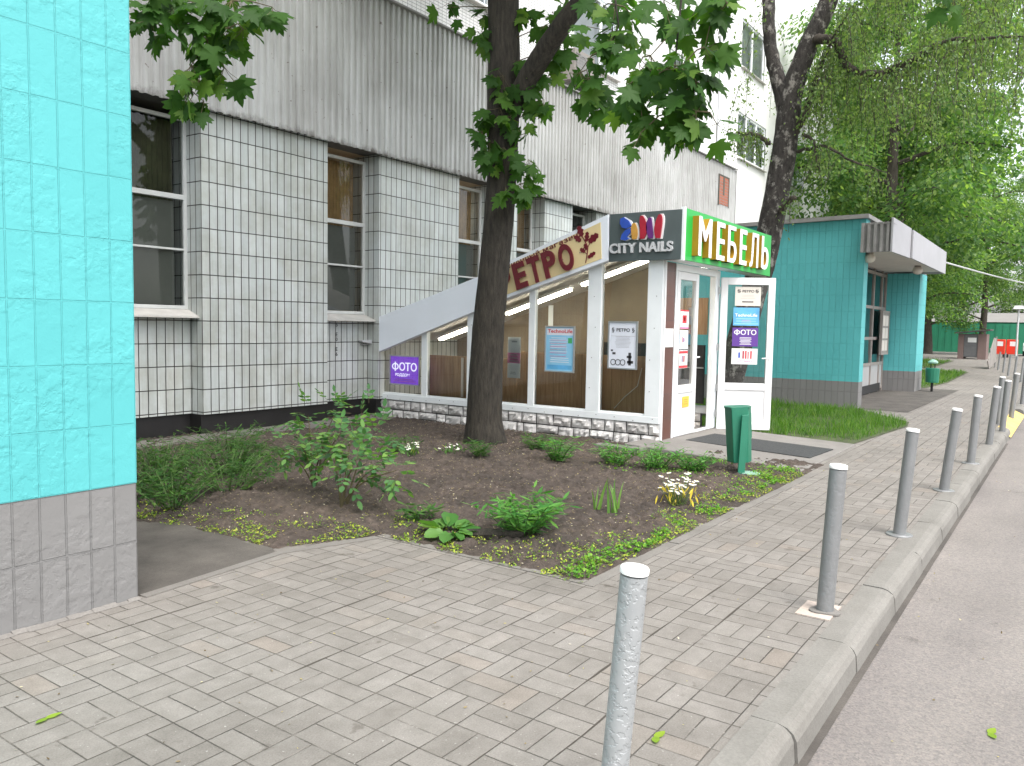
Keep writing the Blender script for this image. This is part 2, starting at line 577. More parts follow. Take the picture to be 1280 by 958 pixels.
    h = t.math('ADD', t.math('MULTIPLY', jr, 1.0), t.math('MULTIPLY', wn.outputs['Value'], .5))
    nm = t.bump(h, .55, .006)
    nm = t.bump(t.noise(120, 4, .7, t.pos()), .35, .003, nm)
    return t.fin(col, .88, nm)


MAT['paving'] = m_paving()


def m_concrete(name, c1, c2, bs=80, bstr=.35):
    t = NT(name)
    a = t.ramp(t.noise(2.2, 7, .65, t.pos()), [(.3, c1), (.7, c2)])
    f = t.ramp(t.noise(90, 4, .7, t.pos()), [(.3, (.82, .82, .82)), (.65, (1.08, 1.08, 1.08))])
    a = t.mix(1.0, a, f, 'MULTIPLY')
    return t.fin(a, .9, t.bump(t.noise(bs, 5, .7, t.pos()), bstr, .006))


MAT['kerb'] = m_concrete('kerb concrete', (.14, .133, .118), (.205, .196, .178))
MAT['edging'] = m_concrete('edging concrete', (.13, .12, .108), (.185, .173, .157))
MAT['slab'] = m_concrete('entrance concrete', (.15, .14, .128), (.205, .193, .178))
MAT['path'] = m_concrete('old asphalt path', (.044, .039, .034), (.105, .094, .082), 120, .5)


def m_road():
    t = NT('worn pinkish asphalt')
    a = t.ramp(t.noise(.8, 6, .6, t.pos()), [(.3, (.158, .145, .134)), (.7, (.198, .182, .169))])
    vo = t.n('ShaderNodeTexVoronoi', None, Vector=t.pos(), Scale=110.0)
    s = t.ramp(vo.outputs['Color'], [(.1, (.7, .7, .72)), (.5, (1, 1, 1)), (.95, (1.35, 1.3, 1.25))])
    a = t.mix(.8, a, s, 'MULTIPLY')
    ms = t.n('ShaderNodeVectorMath', {'operation': 'MULTIPLY'}, i0=t.pos(), i1=(.25, 1.6, 1)).outputs[0]
    a = t.mix(1.0, a, t.ramp(t.noise(1.2, 5, .6, ms), [(.35, (.86, .86, .87)), (.62, (1.05, 1.05, 1.04))]), 'MULTIPLY')
    a = t.mix(1.0, a, t.ramp(t.noise(3.1, 4, .6, t.pos()), [(.64, (1, 1, 1)), (.72, (.78, .77, .76))]), 'MULTIPLY')
    return t.fin(a, .9, t.bump(vo.outputs['Distance'], .5, .005))


MAT['road'] = m_road()


def m_soil():
    t = NT('bare garden soil')
    n = t.noise(12, 8, .72, t.pos())
    c = t.ramp(n, [(.3, (.030, .023, .018)), (.55, (.075, .058, .047)), (.75, (.145, .116, .095))])
    v = t.ramp(t.noise(1.2, 4, .6, t.pos()), [(.35, (.75, .75, .75)), (.65, (1.15, 1.12, 1.1))])
    return t.fin(t.mix(1.0, c, v, 'MULTIPLY'), .95, t.bump(n, 1.0, .035))


MAT['soil'] = m_soil()
MAT['ground'] = plain('far ground', (.12, .13, .07), .95, .3, .3)
MAT['lawnbase'] = plain('lawn earth', (.05, .065, .022), .95, .3, 3, .5)
MAT['yellow_pave'] = m_concrete('yellow ramp paint', (.62, .42, .10), (.72, .52, .16))


def m_bollard(lo=(.225, .23, .232), hi=(.25, .256, .258), bs=.3):
    t = NT('silver painted steel, blistered')
    a = t.noise(38, 5, .6, t.pos())
    r = t.ramp(a, [(.44, (0, 0, 0)), (.50, (1, 1, 1))])
    c = t.ramp(t.noise(7, 4, .6, t.pos()), [(.3, lo), (.7, hi)])
    nm = t.bump(r, bs, .004)
    return t.fin(c, .42, nm, Metallic=.35)


MAT['bollard'] = m_bollard()
MAT['bollard_silver'] = m_bollard((.33, .345, .35), (.40, .415, .42), .6)
MAT['bollard_cap'] = plain('pale chalky cap', (.72, .72, .70), .6, .06, 20)
MAT['pink_patch'] = m_concrete('pinkish repair mortar', (.40, .33, .28), (.50, .43, .38))
MAT['green_bin'] = plain('dark green enamel', (.012, .145, .085), .4, .10, 6, .1, 30)
MAT['green_pale'] = plain('worn pale green paint', (.20, .34, .27), .7, .2, 20)
MAT['mat'] = plain('charcoal ribbed doormat', (.035, .037, .037), .95, .3, 30, .6, 200)
# trees
MAT['maple_bark'] = barkmat('maple bark', (.012, .010, .007), (.045, .038, .028), sc=(8, 8, 1.6))
MAT['birch_bark'] = barkmat('birch bark', (.012, .010, .009), (.055, .048, .043), (.24, .225, .205), (6, 6, 3))
MAT['bark'] = barkmat('grey brown bark', (.03, .025, .02), (.085, .07, .055))
MAT['stem'] = plain('brown stem', (.09, .075, .035), .8, .2, 20)
MAT['greenstem'] = plain('green stem', (.07, .13, .03), .7, .2, 20)
MAT['maple_leaf'] = leafmat('maple leaves', [(0, (.024, .070, .012)), (.5, (.042, .108, .018)), (.85, (.062, .14, .022)), (1, (.12, .21, .04))], .48, .55)
MAT['birch_leaf'] = leafmat('birch leaves', [(0, (.085, .15, .06)), (.5, (.14, .215, .085)), (1, (.23, .30, .12))], .5)
MAT['tree_leaf'] = leafmat('street tree leaves', [(0, (.055, .125, .05)), (.5, (.10, .185, .07)), (.85, (.15, .24, .085)), (1, (.26, .35, .12))], .56)
MAT['tree_leaf_b'] = leafmat('lime tree leaves', [(0, (.065, .135, .05)), (.5, (.115, .20, .07)), (.85, (.18, .27, .09)), (1, (.26, .34, .11))], .48)
MAT['grass'] = leafmat('grass blades', [(0, (.04, .11, .014)), (.6, (.085, .20, .026)), (1, (.16, .25, .05))], .4)
MAT['herb'] = leafmat('feathery herb leaves', [(0, (.018, .065, .012)), (.6, (.04, .115, .022)), (1, (.08, .16, .035))], .35)
MAT['shrub_leaf'] = leafmat('shrub leaves', [(0, (.045, .12, .05)), (.6, (.085, .20, .065)), (1, (.17, .30, .07))], .38)
MAT['clump_leaf'] = leafmat('bright perennial leaves', [(0, (.04, .15, .03)), (.6, (.08, .23, .045)), (1, (.14, .30, .06))], .38)
MAT['broad_leaf'] = leafmat('broad garden leaves', [(0, (.05, .15, .03)), (.6, (.10, .21, .05)), (.85, (.15, .25, .06)), (1, (.35, .36, .08))], .3)
MAT['iris_leaf'] = leafmat('sword leaves', [(0, (.08, .19, .04)), (1, (.17, .30, .07))], .3)
MAT['chickweed'] = leafmat('low weeds', [(0, (.10, .20, .025)), (.5, (.18, .30, .03)), (.8, (.34, .38, .05)), (1, (.42, .40, .08))], .3)
MAT['chickweed_g'] = leafmat('fresh low weeds', [(0, (.06, .18, .02)), (.6, (.12, .28, .03)), (1, (.22, .38, .05))], .3)
MAT['litter'] = leafmat('dry bits', [(0, (.10, .07, .04)), (.5, (.22, .17, .10)), (.8, (.34, .30, .12)), (1, (.5, .45, .38))], .1)
MAT['petal'] = leafmat('white petals', [(0, (.75, .75, .72)), (1, (.85, .85, .82))], .2, trcol=(1, 1, 1))
MAT['pollen'] = leafmat('yellow leaves', [(0, (.45, .34, .03)), (1, (.60, .48, .06))], .2)
# signs
MAT['cream'] = plain('cream sign face', (.70, .57, .31), .45, .05, 3)
MAT['maroon'] = plain('maroon lettering', (.13, .010, .018), .35, .08, 8)
MAT['sign_grey'] = plain('slate grey sign face', (.075, .095, .095), .4, .06, 3)
MAT['white'] = plain('white acrylic', (.78, .78, .78), .3, .03, 6)
MAT['letter_grey'] = plain('silver acrylic', (.50, .51, .52), .35, .05, 6)
MAT['sign_green'] = plain('bright green sign face', (.008, .36, .05), .35, .05, 3)
MAT['ochre'] = plain('ochre letter sides', (.36, .19, .008), .5, .08, 6)
MAT['e_blue'] = plain('blue emblem', (.03, .08, .40), .3, .1, 9)
MAT['e_orange'] = plain('orange emblem', (.50, .26, .05), .3, .1, 9)
MAT['e_red'] = plain('red emblem', (.36, .012, .03), .3, .1, 9)
MAT['e_purple'] = plain('purple emblem', (.12, .02, .16), .3, .1, 9)
MAT['paper'] = plain('white paper', (.70, .70, .69), .7, .03, 6)
MAT['paper_cool'] = plain('bluish white paper', (.66, .69, .76), .7, .03, 6)
MAT['paper_cream'] = plain('cream paper', (.62, .58, .52), .7, .03, 6)
MAT['ink'] = plain('dark ink', (.05, .05, .055), .7, .1, 20)
MAT['ink_grey'] = plain('grey ink', (.30, .30, .31), .7, .1, 20)
MAT['ink_red'] = plain('red ink', (.55, .04, .05), .7, .1, 20)
MAT['ink_pink'] = plain('pink ink', (.62, .20, .36), .7, .1, 20)
MAT['poster_blue'] = plain('light blue poster', (.24, .52, .72), .5, .10, 3)
MAT['poster_purple'] = plain('violet poster', (.10, .035, .25), .5, .12, 3)
MAT['sky_blue'] = plain('bright blue poster', (.10, .36, .62), .5, .25, 4)
MAT['orange_y'] = plain('orange yellow sticker', (.70, .42, .05), .6, .08, 8)
MAT['ink_green'] = plain('green ink', (.05, .35, .12), .6, .1, 9)
MAT['frame_grey'] = plain('aluminium frame', (.40, .42, .43), .35, .05, 9, Metallic=.5)
MAT['lamp'] = emis('fluorescent tube', (1, .93, .78), 9.0)
MAT['lightbox'] = emis('violet lit poster', (.14, .045, .36), .45)
MAT['lightbox_white'] = emis('white lit print', (.7, .7, .75), .35)
MAT['red_bin'] = plain('red enamel', (.60, .035, .015), .4, .05, 4)
MAT['shed'] = plain('mauve brown panel', (.16, .11, .10), .7, .12, 3)
MAT['shutter'] = plain('grey shutter', (.13, .13, .135), .5, .1, 6)
MAT['fence_green'] = plain('green sheet fence', (.02, .20, .11), .6, .12, 1)
MAT['roof_pale'] = plain('pale grey roof', (.20, .19, .18), .7, .08, 1)
MAT['car_paint'] = plain('white car paint', (.70, .70, .71), .2, .03, 3)
MAT['car_glass'] = plain('dark car glass', (.015, .017, .02), .08, .1, 3)
MAT['brick_red'] = tiles('orange red brick', 'X', .26, .085, 0, 0, .012, (.28, .085, .05), (.35, .12, .075), (.20, .17, .15), .9)
MAT['ac'] = plain('grey beige casing', (.24, .22, .20), .6, .12, 4)

# ------------------------------------------------------------------ ground
def sheet(name, poly, z, mat, loc=(0, 0, 0)):
    mb = MB()
    mb.add([(x, y, z) for x, y in poly], [tuple(range(len(poly)))])
    return tag(mb.build(name, mat, None, loc), kind='structure')


def rect(x0, y0, x1, y1):
    return [(x0, y0), (x1, y0), (x1, y1), (x0, y1)]


sheet('ground', rect(-300, -300, 500, 300), -.16, MAT['ground'])
sheet('road', rect(-40, -9.0, 120, .80), -.135, MAT['road'])
far_pav = sheet('far_pavement', rect(-40, -14, 120, -9.0), -.10, MAT['slab'])

# paved footway: one slab with a lowered crossing at its far side
mb = MB()
mb.add([(-8, .95, 0), (14.2, .95, 0), (14.2, 30, 0), (-8, 30, 0)], [(0, 1, 2, 3)])
mb.add([(14.2, .95, 0), (19.4, .95, 0), (19.4, 30, 0), (14.2, 30, 0)], [(0, 1, 2, 3)])
mb.add([(19.4, .95, 0), (95, .95, 0), (95, 30, 0), (19.4, 30, 0)], [(0, 1, 2, 3)])
tag(mb.build('pavement', MAT['paving']), kind='structure')

# kerb stones, rounded on the road edge
mb = MB()
prof = [(.95, .004), (.845, .004), (.815, -.004), (.79, -.022), (.776, -.05), (.768, -.14), (.95, -.14)]
x = -8.0
while x < 95:
    ln = 1.0
    x1 = x + ln
    if not (14.5 < x < 18.5):
        g = .005 if x > 3 else .004
        jy = random.uniform(-.006, .006); jz = random.uniform(-.005, .004)
        p = [Vector((x + g, y + (jy if i else 0), z + jz)) for i, (y, z) in enumerate(prof)]
        n = len(prof)
        q = [a + Vector((ln - 2 * g, random.uniform(-.004, .004), random.uniform(-.003, .003))) for a in p]
        mb.add(p + q, [tuple(range(n)), tuple(range(n, 2 * n))[::-1]] + [((i + 1) % n, i, n + i, n + (i + 1) % n) for i in range(n)])
    x = x1
tag(mb.build('kerb', MAT['kerb'], smooth=False), kind='structure')
# dark gutter strip at the foot of the kerb
sheet('gutter', rect(-8, .735, 14.0, .785), -.130, MAT['path'])
# lowered crossing in yellow
mb = MB()
mb.add([(14.6, .95, .005), (14.6, .74, -.10), (18.8, .74, -.10), (18.8, .95, .005)], [(0, 1, 2, 3)])
tag(mb.build('crossing_ramp', MAT['yellow_pave']), kind='structure')

# asphalt path beside the near block (soft wandering border)
pp = [(2.0, 4.06), (2.6, 4.09), (3.28, 4.17), (3.36, 4.32), (3.30, 4.5), (3.36, 4.75), (3.30, 5.0), (3.34, 5.3), (3.20, 5.6), (2.95, 5.85), (2.6, 6.0), (2.0, 6.05)]
sheet('asphalt_path', pp, .005, MAT['path'])

# soil bed: a fine relief that dips under the paving outside its outline
BED = [(3.97, 2.27), (9.30, 2.21), (9.30, 9.5), (2.0, 9.5), (2.0, 6.1), (2.7, 5.95), (3.15, 5.6), (3.30, 5.2), (3.32, 4.25), (3.98, 3.95)]


def seg_d(px, py, a, b):
    ax, ay = a; bx, by = b
    dx, dy = bx - ax, by - ay
    t = max(0, min(1, ((px - ax) * dx + (py - ay) * dy) / (dx * dx + dy * dy)))
    return math.hypot(px - ax - t * dx, py - ay - t * dy)


def inside(px, py, P):
    r = False
    j = len(P) - 1
    for i in range(len(P)):
        if (P[i][1] > py) != (P[j][1] > py) and px < (P[j][0] - P[i][0]) * (py - P[i][1]) / (P[j][1] - P[i][1]) + P[i][0]:
            r = not r
        j = i
    return r


def bed_z(px, py):
    d = min(seg_d(px, py, BED[i], BED[(i + 1) % len(BED)]) for i in range(len(BED)))
    if not inside(px, py, BED):
        return -.03 - min(d, .3) * .2
    k = min(1, d / .25)
    base = -.004 + .026 * k
    p = Vector((px, py, 0))
    c = noise.noise(p * 2.2) * .022 + noise.noise(p * 7) * .022 + abs(noise.noise(p * 13)) * .050 + abs(noise.noise(p * 27)) * .034
    return base + c * (.25 + .75 * k)


# the shop's door slab stands at the right end of the bed
gx = np.arange(1.9, 9.36, .027); gy = np.arange(2.1, 9.42, .027)
bz = np.array([[bed_z(a, b) for b in gy] for a in gx])
vv = np.array([(a, b, bz[i, j]) for i, a in enumerate(gx) for j, b in enumerate(gy)])
ny = len(gy)
ii, jj = np.meshgrid(np.arange(len(gx) - 1), np.arange(ny - 1), indexing='ij')
ff = np.stack([ii * ny + jj, (ii + 1) * ny + jj, (ii + 1) * ny + jj + 1, ii * ny + jj + 1], -1).reshape(-1, 4)
keep = bz.reshape(-1)[ff].max(1) > -.028
ff = ff[keep]
tag(np_mesh('soil_bed', vv, ff.reshape(-1), 4, MAT['soil'], smooth=True), kind='structure')


def soil_h(px, py):
    return max(0.0, bed_z(px, py))


# concrete edging along the bed
mb = MB()
def edge_run(a, b, w=.075, z=.005, side=1):
    a = Vector((*a, 0)); b = Vector((*b, 0))
    n = max(1, int((b - a).length / 1.0))
    t = (b - a).normalized(); s = Vector((t.y, -t.x, 0)) * side
    L = (b - a).length / n
    for i in range(n):
        p = a + t * (L * i + .004)
        q = a + t * (L * (i + 1) - .004)
        jz = random.uniform(-.002, .003)
        jj = s * random.uniform(-.006, .006)
        for_top = z + jz
        mb.hexa([p + jj + V(0, 0, -.05), q + jj + V(0, 0, -.05), q + s * w + jj + V(0, 0, -.05), p + s * w + jj + V(0, 0, -.05),
                 p + jj + V(0, 0, for_top), q + jj + V(0, 0, for_top), q + s * w + jj + V(0, 0, for_top), p + s * w + jj + V(0, 0, for_top)])
edge_run((3.97, 2.27), (8.66, 2.21), side=1)
edge_run((3.97, 3.95), (3.97, 2.27), side=-1)
edge_run((2.3, 4.07), (3.32, 4.17), side=1, w=.06, z=.005)
edge_run((3.32, 4.17), (3.97, 3.95), side=1, w=.07, z=.006)
tag(mb.build('bed_edging', MAT['edging']), kind='structure')

# entrance slab and step before the shop door
mb = MB()
mb.hexa([(8.62, 2.30, -.1), (11.2, 2.30, -.1), (11.2, 4.4, -.1), (8.62, 4.4, -.1), (8.62, 2.30, .02), (11.2, 2.30, .016), (11.2, 4.4, .085), (8.62, 4.4, .105)])
tag(mb.build('entrance_slab', MAT['slab'], bevel=.012), kind='structure')
mb = MB()
mb.box(8.40, 4.08, -.05, 8.615, 4.16, .10)
mb.box(9.02, 4.45, -.05, 9.12, 9.3, .035)
mb.box(8.45, 4.17, -.05, 8.60, 4.72, .085)
tag(mb.build('foundation_edge', MAT['edging'], bevel=.012), kind='structure')

# lawns
sheet('lawn_earth', [(11.25, 2.35), (14.0, 2.12), (14.7, 2.2), (16.5, 3.35), (16.5, 9.2), (11.25, 9.2)], .008, MAT['lawnbase'])
sheet('far_lawn', [(24.2, 3.25), (27.5, 3.1), (36, 3.35), (36, 8.9), (24.2, 8.9)], .009, MAT['lawnbase'])
sheet('rear_lawn', [(38, 5.0), (50, 5.4), (52, 12), (74, 12), (74, 30), (38, 30)], .009, MAT['lawnbase'])
sheet('asphalt_apron', [(16.5, 2.5), (24.0, 2.45), (24.0, 4.2), (16.5, 4.2)], .006, MAT['path'])


def blades(name, poly, n, h, mat, hvar=.5, wid=1.0, excl=None, zf=None):
    xs = [p[0] for p in poly]; ys = [p[1] for p in poly]
    pts = []
    while len(pts) < n:
        a = random.uniform(min(xs), max(xs)); b = random.uniform(min(ys), max(ys))
        if inside(a, b, poly):
            if noise.noise(Vector((a * 1.1, b * 1.1, 3))) < -.28 and random.random() < .75:
                continue
            pts.append((a, b, zf(a, b) if zf else .006))
    org = np.array(pts)
    nn = len(org)
    tip = np.stack([RNG.normal(0, .28, nn), RNG.normal(0, .28, nn), np.ones(nn)], 1)
    nor = np.stack([RNG.normal(size=nn), RNG.normal(size=nn), np.zeros(nn)], 1)
    hh = h * (1 - hvar + hvar * 2 * RNG.random(nn)) * np.array([.75 + .5 * noise.noise(Vector((p[0] * 2, p[1] * 2, 0))) for p in pts])
    tpl = (BLADE[0] * np.array([wid, 1, 1]), BLADE[1])
    L = Leafer(); L.add(tpl, org, tip, nor, hh)
    return tag(L.build(name, mat), kind='stuff', cat='grass')


o = blades('lawn_grass', [(11.35, 2.4), (14.0, 2.15), (14.7, 2.25), (16.3, 3.4), (16.3, 6.2), (11.35, 6.2)], 16000, .13, MAT['grass'], .6, .6)
o['label'] = 'bright green unmown grass between the shop door and turquoise block'
o = blades('far_grass', [(24.3, 3.3), (27.5, 3.15), (35.9, 3.4), (35.9, 8), (24.3, 8)], 12000, .13, MAT['grass'], .5, 1.1)
o['label'] = 'sunlit strip of lawn beyond the turquoise block by the far bin'
o = blades('rear_grass', [(38.2, 5.1), (50, 5.5), (52, 12), (60, 12), (60, 16), (38.2, 16)], 9000, .14, MAT['grass'], .5, 2.0)
o['label'] = 'yellow green lawn in the distance before the green fence'

# ------------------------------------------------------------------ apartment building
bld = thing('apartment_building', (12, 9.3, 0), 'grey white tiled apartment building with corrugated sheet band above its ground floor', 'building')
PY, RY, GY = 9.0, 9.25, 9.33          # pier face, recessed panel, glass
piers = [(1.9, 4.92), (5.97, 8.03), (9.08, 11.05), (12.10, 12.85), (13.82, 14.92), (15.95, 18.0), (19.05, 21.1), (22.15, 24.2)]
for a, b in piers:
    mb = MB()
    # front and returns as separate faces so that each carries its own tile courses
    mb.mi = 0
    mb.quad((a, PY, .30), (b, PY, .30), (b, PY, 4.12), (a, PY, 4.12))
    mb.mi = 1
    mb.quad((a, 9.6, .30), (a, PY, .30), (a, PY, 4.12), (a, 9.6, 4.12))
    mb.quad((b, PY, .30), (b, 9.6, .30), (b, 9.6, 4.12), (b, PY, 4.12))
    mb.quad((a, PY, .30), (a, 9.6, .30), (b, 9.6, .30), (b, PY, .30))
    mb.build('tiled_pier', [MAT['tile_front'], MAT['tile_side']], bld)
wins = [(piers[i][1], piers[i + 1][0]) for i in range(len(piers) - 1)]
for a, b in wins:
    mb = MB()
    mb.quad((a, RY, .30), (b, RY, .30), (b, RY, 1.52), (a, RY, 1.52))
    mb.build('tiled_panel', MAT['tile_front'], bld)


def window(parent, a, b, z0, z1, y, zs=(), xs=(), fw=.055, dep=.06, name='window', gl='glass', mat='pvc', sill=None):
    mb = MB()
    mb.box(a, y - dep / 2, z0, a + fw, y + dep / 2, z1)
    mb.box(b - fw, y - dep / 2, z0, b, y + dep / 2, z1)
    mb.box(a + fw, y - dep / 2, z0, b - fw, y + dep / 2, z0 + fw)
    mb.box(a + fw, y - dep / 2, z1 - fw, b - fw, y + dep / 2, z1)
    for z, t in zs:
        mb.box(a + fw, y - dep / 2 - .004, z - t / 2, b - fw, y + dep / 2 - .004, z + t / 2)
    for x, t in xs:
        mb.box(x - t / 2, y - dep / 2 - .002, z0 + fw, x + t / 2, y + dep / 2 - .002, z1 - fw)
    f = mb.build(name, MAT[mat], parent, bevel=.004)
    mb = MB()
    mb.quad((a + fw, y, z0 + fw), (b - fw, y, z0 + fw), (b - fw, y, z1 - fw), (a + fw, y, z1 - fw))
    mb.build('pane', MAT[gl], f)
    if sill:
        d0, d1, h = sill
        mb = MB()
        mb.extrude([(a - .01, d1, z0 - h), (a - .01, d0, z0 - h), (a - .01, d0, z0 - h + .02), (a - .01, d1, z0 - .002)], (b - a + .02, 0, 0))
        mb.build('sill', MAT['sill'], f)
    return f


for k, (a, b) in enumerate(wins):
    f = window(bld, a, b, 1.635, 4.03, GY, zs=[(3.04, .062), (2.385, .026)], fw=.046, mat='pvc_old', sill=(9.06, 9.3, .11), gl='glass_dark' if k == 0 else 'glass')
    # an inner sash set in the lower light
    mb = MB()
    mb.box(a + .06, 9.395, 1.69, b - .13, 9.40, 2.99)
    mb.build('blind', MAT['blind'], f)
    if k in (0, 1, 2, 3):
        mb = MB()
        n = 26
        for i in range(n):
            x0 = a + .06 + i * .035
            mb.quad((x0, 9.5 + .02 * (i % 2), 2.9), (x0 + .035, 9.5 + .02 * ((i + 1) % 2), 2.9), (x0 + .035, 9.5 + .02 * ((i + 1) % 2), 4.0), (x0, 9.5 + .02 * (i % 2), 4.0))
        mb.build('curtain', MAT['curtain' if k else 'olive_sheet'], f)  # first window's olive sheet is added to lighten its black pane
# rooms behind the panes
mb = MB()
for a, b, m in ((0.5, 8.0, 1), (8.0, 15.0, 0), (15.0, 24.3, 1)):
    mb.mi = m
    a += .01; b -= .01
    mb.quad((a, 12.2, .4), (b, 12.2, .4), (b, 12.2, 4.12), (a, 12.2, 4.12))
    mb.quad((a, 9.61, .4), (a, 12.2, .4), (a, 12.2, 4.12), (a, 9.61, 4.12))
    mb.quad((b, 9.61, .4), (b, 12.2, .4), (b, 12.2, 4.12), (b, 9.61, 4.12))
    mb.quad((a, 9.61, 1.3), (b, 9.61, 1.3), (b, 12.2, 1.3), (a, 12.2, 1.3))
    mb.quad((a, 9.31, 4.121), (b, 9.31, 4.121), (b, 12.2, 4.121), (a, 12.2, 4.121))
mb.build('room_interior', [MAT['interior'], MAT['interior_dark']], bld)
# plinth
mb = MB()
for a, b in piers:
    mb.box(a + .001, 9.045, -.05, b - .001, 9.5, .298)
for a, b in wins:
    mb.box(a, 9.285, -.05, b, 9.5, .298)
mb.build('plinth', MAT['plinth'], bld)
# concrete apron at the foot of the wall
mb = MB()
mb.box(2.29, 8.55, -.05, 9.0, 9.04, .052)
mb.build('wall_apron', MAT['edging'], bld)
# corrugated cladding band
mb = MB()
P_ = .122
x = -3.0
pts = []
while x < 24.35:
    pts += [(x, 0), (x + .045, 0), (x + .061, .034), (x + .106, .034)]
    x += P_
YC = 8.85
base = len(mb.v)
for i, (px, d) in enumerate(pts):
    zb = 4.085 + random.uniform(-.006, .006)
    mb.v += [(px, YC + d, zb), (px, YC + d, 6.40)]
for i in range(len(pts) - 1):
    mb.f.append([2 * i, 2 * i + 2, 2 * i + 3, 2 * i + 1]); mb.m.append(0)
mb.build('corrugated_cladding', MAT['cladding'], bld)
mb = MB()
mb.box(-3, 8.90, 4.125, 24.35, 9.60, 4.16)
mb.box(-3, 8.905, 4.161, 24.35, 8.95, 6.38)
mb.build('soffit', MAT['clad_dark'], bld)
mb = MB()
mb.extrude([(-3, 8.80, 6.405), (-3, 9.32, 6.55), (-3, 9.32, 6.58), (-3, 8.80, 6.435)], (27.42, 0, 0))
mb.box(24.36, 8.84, 4.1, 24.41, 9.32, 6.40)
mb.build('flashing', MAT['cap'], bld)
# upper storeys
UW = [(15.3, 17.35, 7.4, 9.0, (16.55,)), (25.6, 28.4, 7.1, 8.55, (26.5, 27.5)), (25.7, 28.0, 10.0, 11.5, (26.8,)),
      (15.3, 17.35, 10.3, 11.9, (16.55,)), (5.2, 7.2, 7.4, 9.0, (6.2,)), (10.2, 12.3, 7.4, 9.0, (11.2,)), (20.2, 22.3, 7.4, 9.0, (21.2,)), (31.0, 33.4, 7.1, 8.55, (32.0,))]
mb = MB()
cuts_x = sorted({-3.0, 37.5} | {w[0] for w in UW} | {w[1] for w in UW})
cuts_z = sorted({6.5, 20.0} | {w[2] for w in UW} | {w[3] for w in UW})
for i in range(len(cuts_x) - 1):
    for j in range(len(cuts_z) - 1):
        xm = (cuts_x[i] + cuts_x[i + 1]) / 2; zm = (cuts_z[j] + cuts_z[j + 1]) / 2
        if any(w[0] < xm < w[1] and w[2] < zm < w[3] for w in UW):
            continue
        mb.mi = 0 if xm < 23.8 else 1
        mb.quad((cuts_x[i], 9.3, cuts_z[j]), (cuts_x[i + 1], 9.3, cuts_z[j]), (cuts_x[i + 1], 9.3, cuts_z[j + 1]), (cuts_x[i], 9.3, cuts_z[j + 1]))
mb.mi = 1
mb.quad((37.5, 9.3, 0), (37.5, 20, 0), (37.5, 20, 20), (37.5, 9.3, 20))
mb.quad((24.42, 9.3, 0), (37.5, 9.3, 0), (37.5, 9.3, 6.5), (24.42, 9.3, 6.5))
mb.quad((-3, 9.3, 20), (37.5, 9.3, 20), (37.5, 20, 20), (-3, 20, 20))
mb.quad((-3, 9.3, 4.2), (-3, 20, 4.2), (-3, 20, 20), (-3, 9.3, 20))
mb.build('upper_wall', [MAT['mosaic'], MAT['panel_white']], bld)
for a, b, z0, z1, ms in UW:
    f = window(bld, a, b, z0, z1, 9.36, xs=[(m, .08) for m in ms], fw=.07, name='window', gl='glass', sill=(9.20, 9.33, .06))
    mb = MB()
    mb.quad((a, 9.48, z0), (b, 9.48, z0), (b, 9.48, z1), (a, 9.48, z1))
    mb.build('sky_glare_sheet', MAT['sky_glare'], f)  # added white sheet, stands in for bright sky reflected in the panes
mb = MB()
mb.tube([(23.85, 9.22, 6.5), (23.85, 9.22, 12.5)], .07, 10)
mb.build('drainpipe', MAT['pvc'], bld)
# bricked opening cut through the cladding
mb = MB()
mb.mi = 0
mb.box(23.0, 8.846, 5.22, 23.75, 8.87, 6.04)
mb.mi = 1
mb.box(22.95, 8.835, 5.18, 23.0, 8.90, 6.08); mb.box(23.75, 8.835, 5.18, 23.80, 8.90, 6.08); mb.box(23.0, 8.835, 6.04, 23.75, 8.90, 6.08)
mb.box(23.3, 8.838, 5.5, 23.42, 8.845, 6.04)
mb.build('bricked_opening', [MAT['brick_red'], MAT['interior_dark']], bld)
# stencilled house mark painted down one tile
mb = MB()
for i, ch in enumerate('5 E0 E6'):
    if ch != ' ':
        text_mb(mb, ch, V(8.42, RY - .002, 1.44 - i * .075), V(1, 0, 0), V(0, 0, 1), .035, .058, .001, .01)
mb.build('stencil_mark', MAT['ink'], bld)

# air conditioner on the upper wall
ac = thing('air_conditioner', (15.4, 9.1, 6.6), 'grey air conditioner outdoor unit on the wall above the corrugated band', 'air conditioner')
mb = MB(); mb.box(14.75, 8.93, 6.72, 15.6, 9.24, 7.36)
cs = mb.build('casing', MAT['ac'], ac, bevel=.012)
mb = MB()
for i in range(9):
    mb.box(14.80, 8.918, 6.78 + i * .06, 15.34, 8.929, 6.80 + i * .06)
mb.lathe((15.07, 8.926, 7.04), [(.24, 0), (.24, .012), (.2, .012), (.2, .004)], 24, V(0, -1, 0))
mb.build('grille', MAT['cap'], ac)
mb = MB(); mb.box(14.85, 8.95, 6.68, 14.89, 9.299, 6.718); mb.box(15.45, 8.95, 6.68, 15.49, 9.299, 6.718)
mb.build('bracket', MAT['cap'], ac)

# ceiling lamp seen through the third window
def lamp(loc, ax, ln, label, group):
    t = thing('fluorescent_lamp', loc, label, 'lamp', group)
    c = Vector(loc); ax = Vector(ax).normalized(); up = V(0, 0, 1); sd = ax.cross(up).normalized(); up = sd.cross(ax)
    mb = MB(); mb.frame_box(c, ax, sd, up, -ln / 2, -.07, .02, ln / 2, .07, .055)
    mb.build('housing', MAT['white'], t)
    for s in (-1, 1):
        mb = MB(); mb.tube([c + sd * (.038 * s) - ax * (ln / 2 - .03), c + sd * (.038 * s) + ax * (ln / 2 - .03)], .017, 8)
        mb.build('tube', MAT['lamp'], t)
    return t


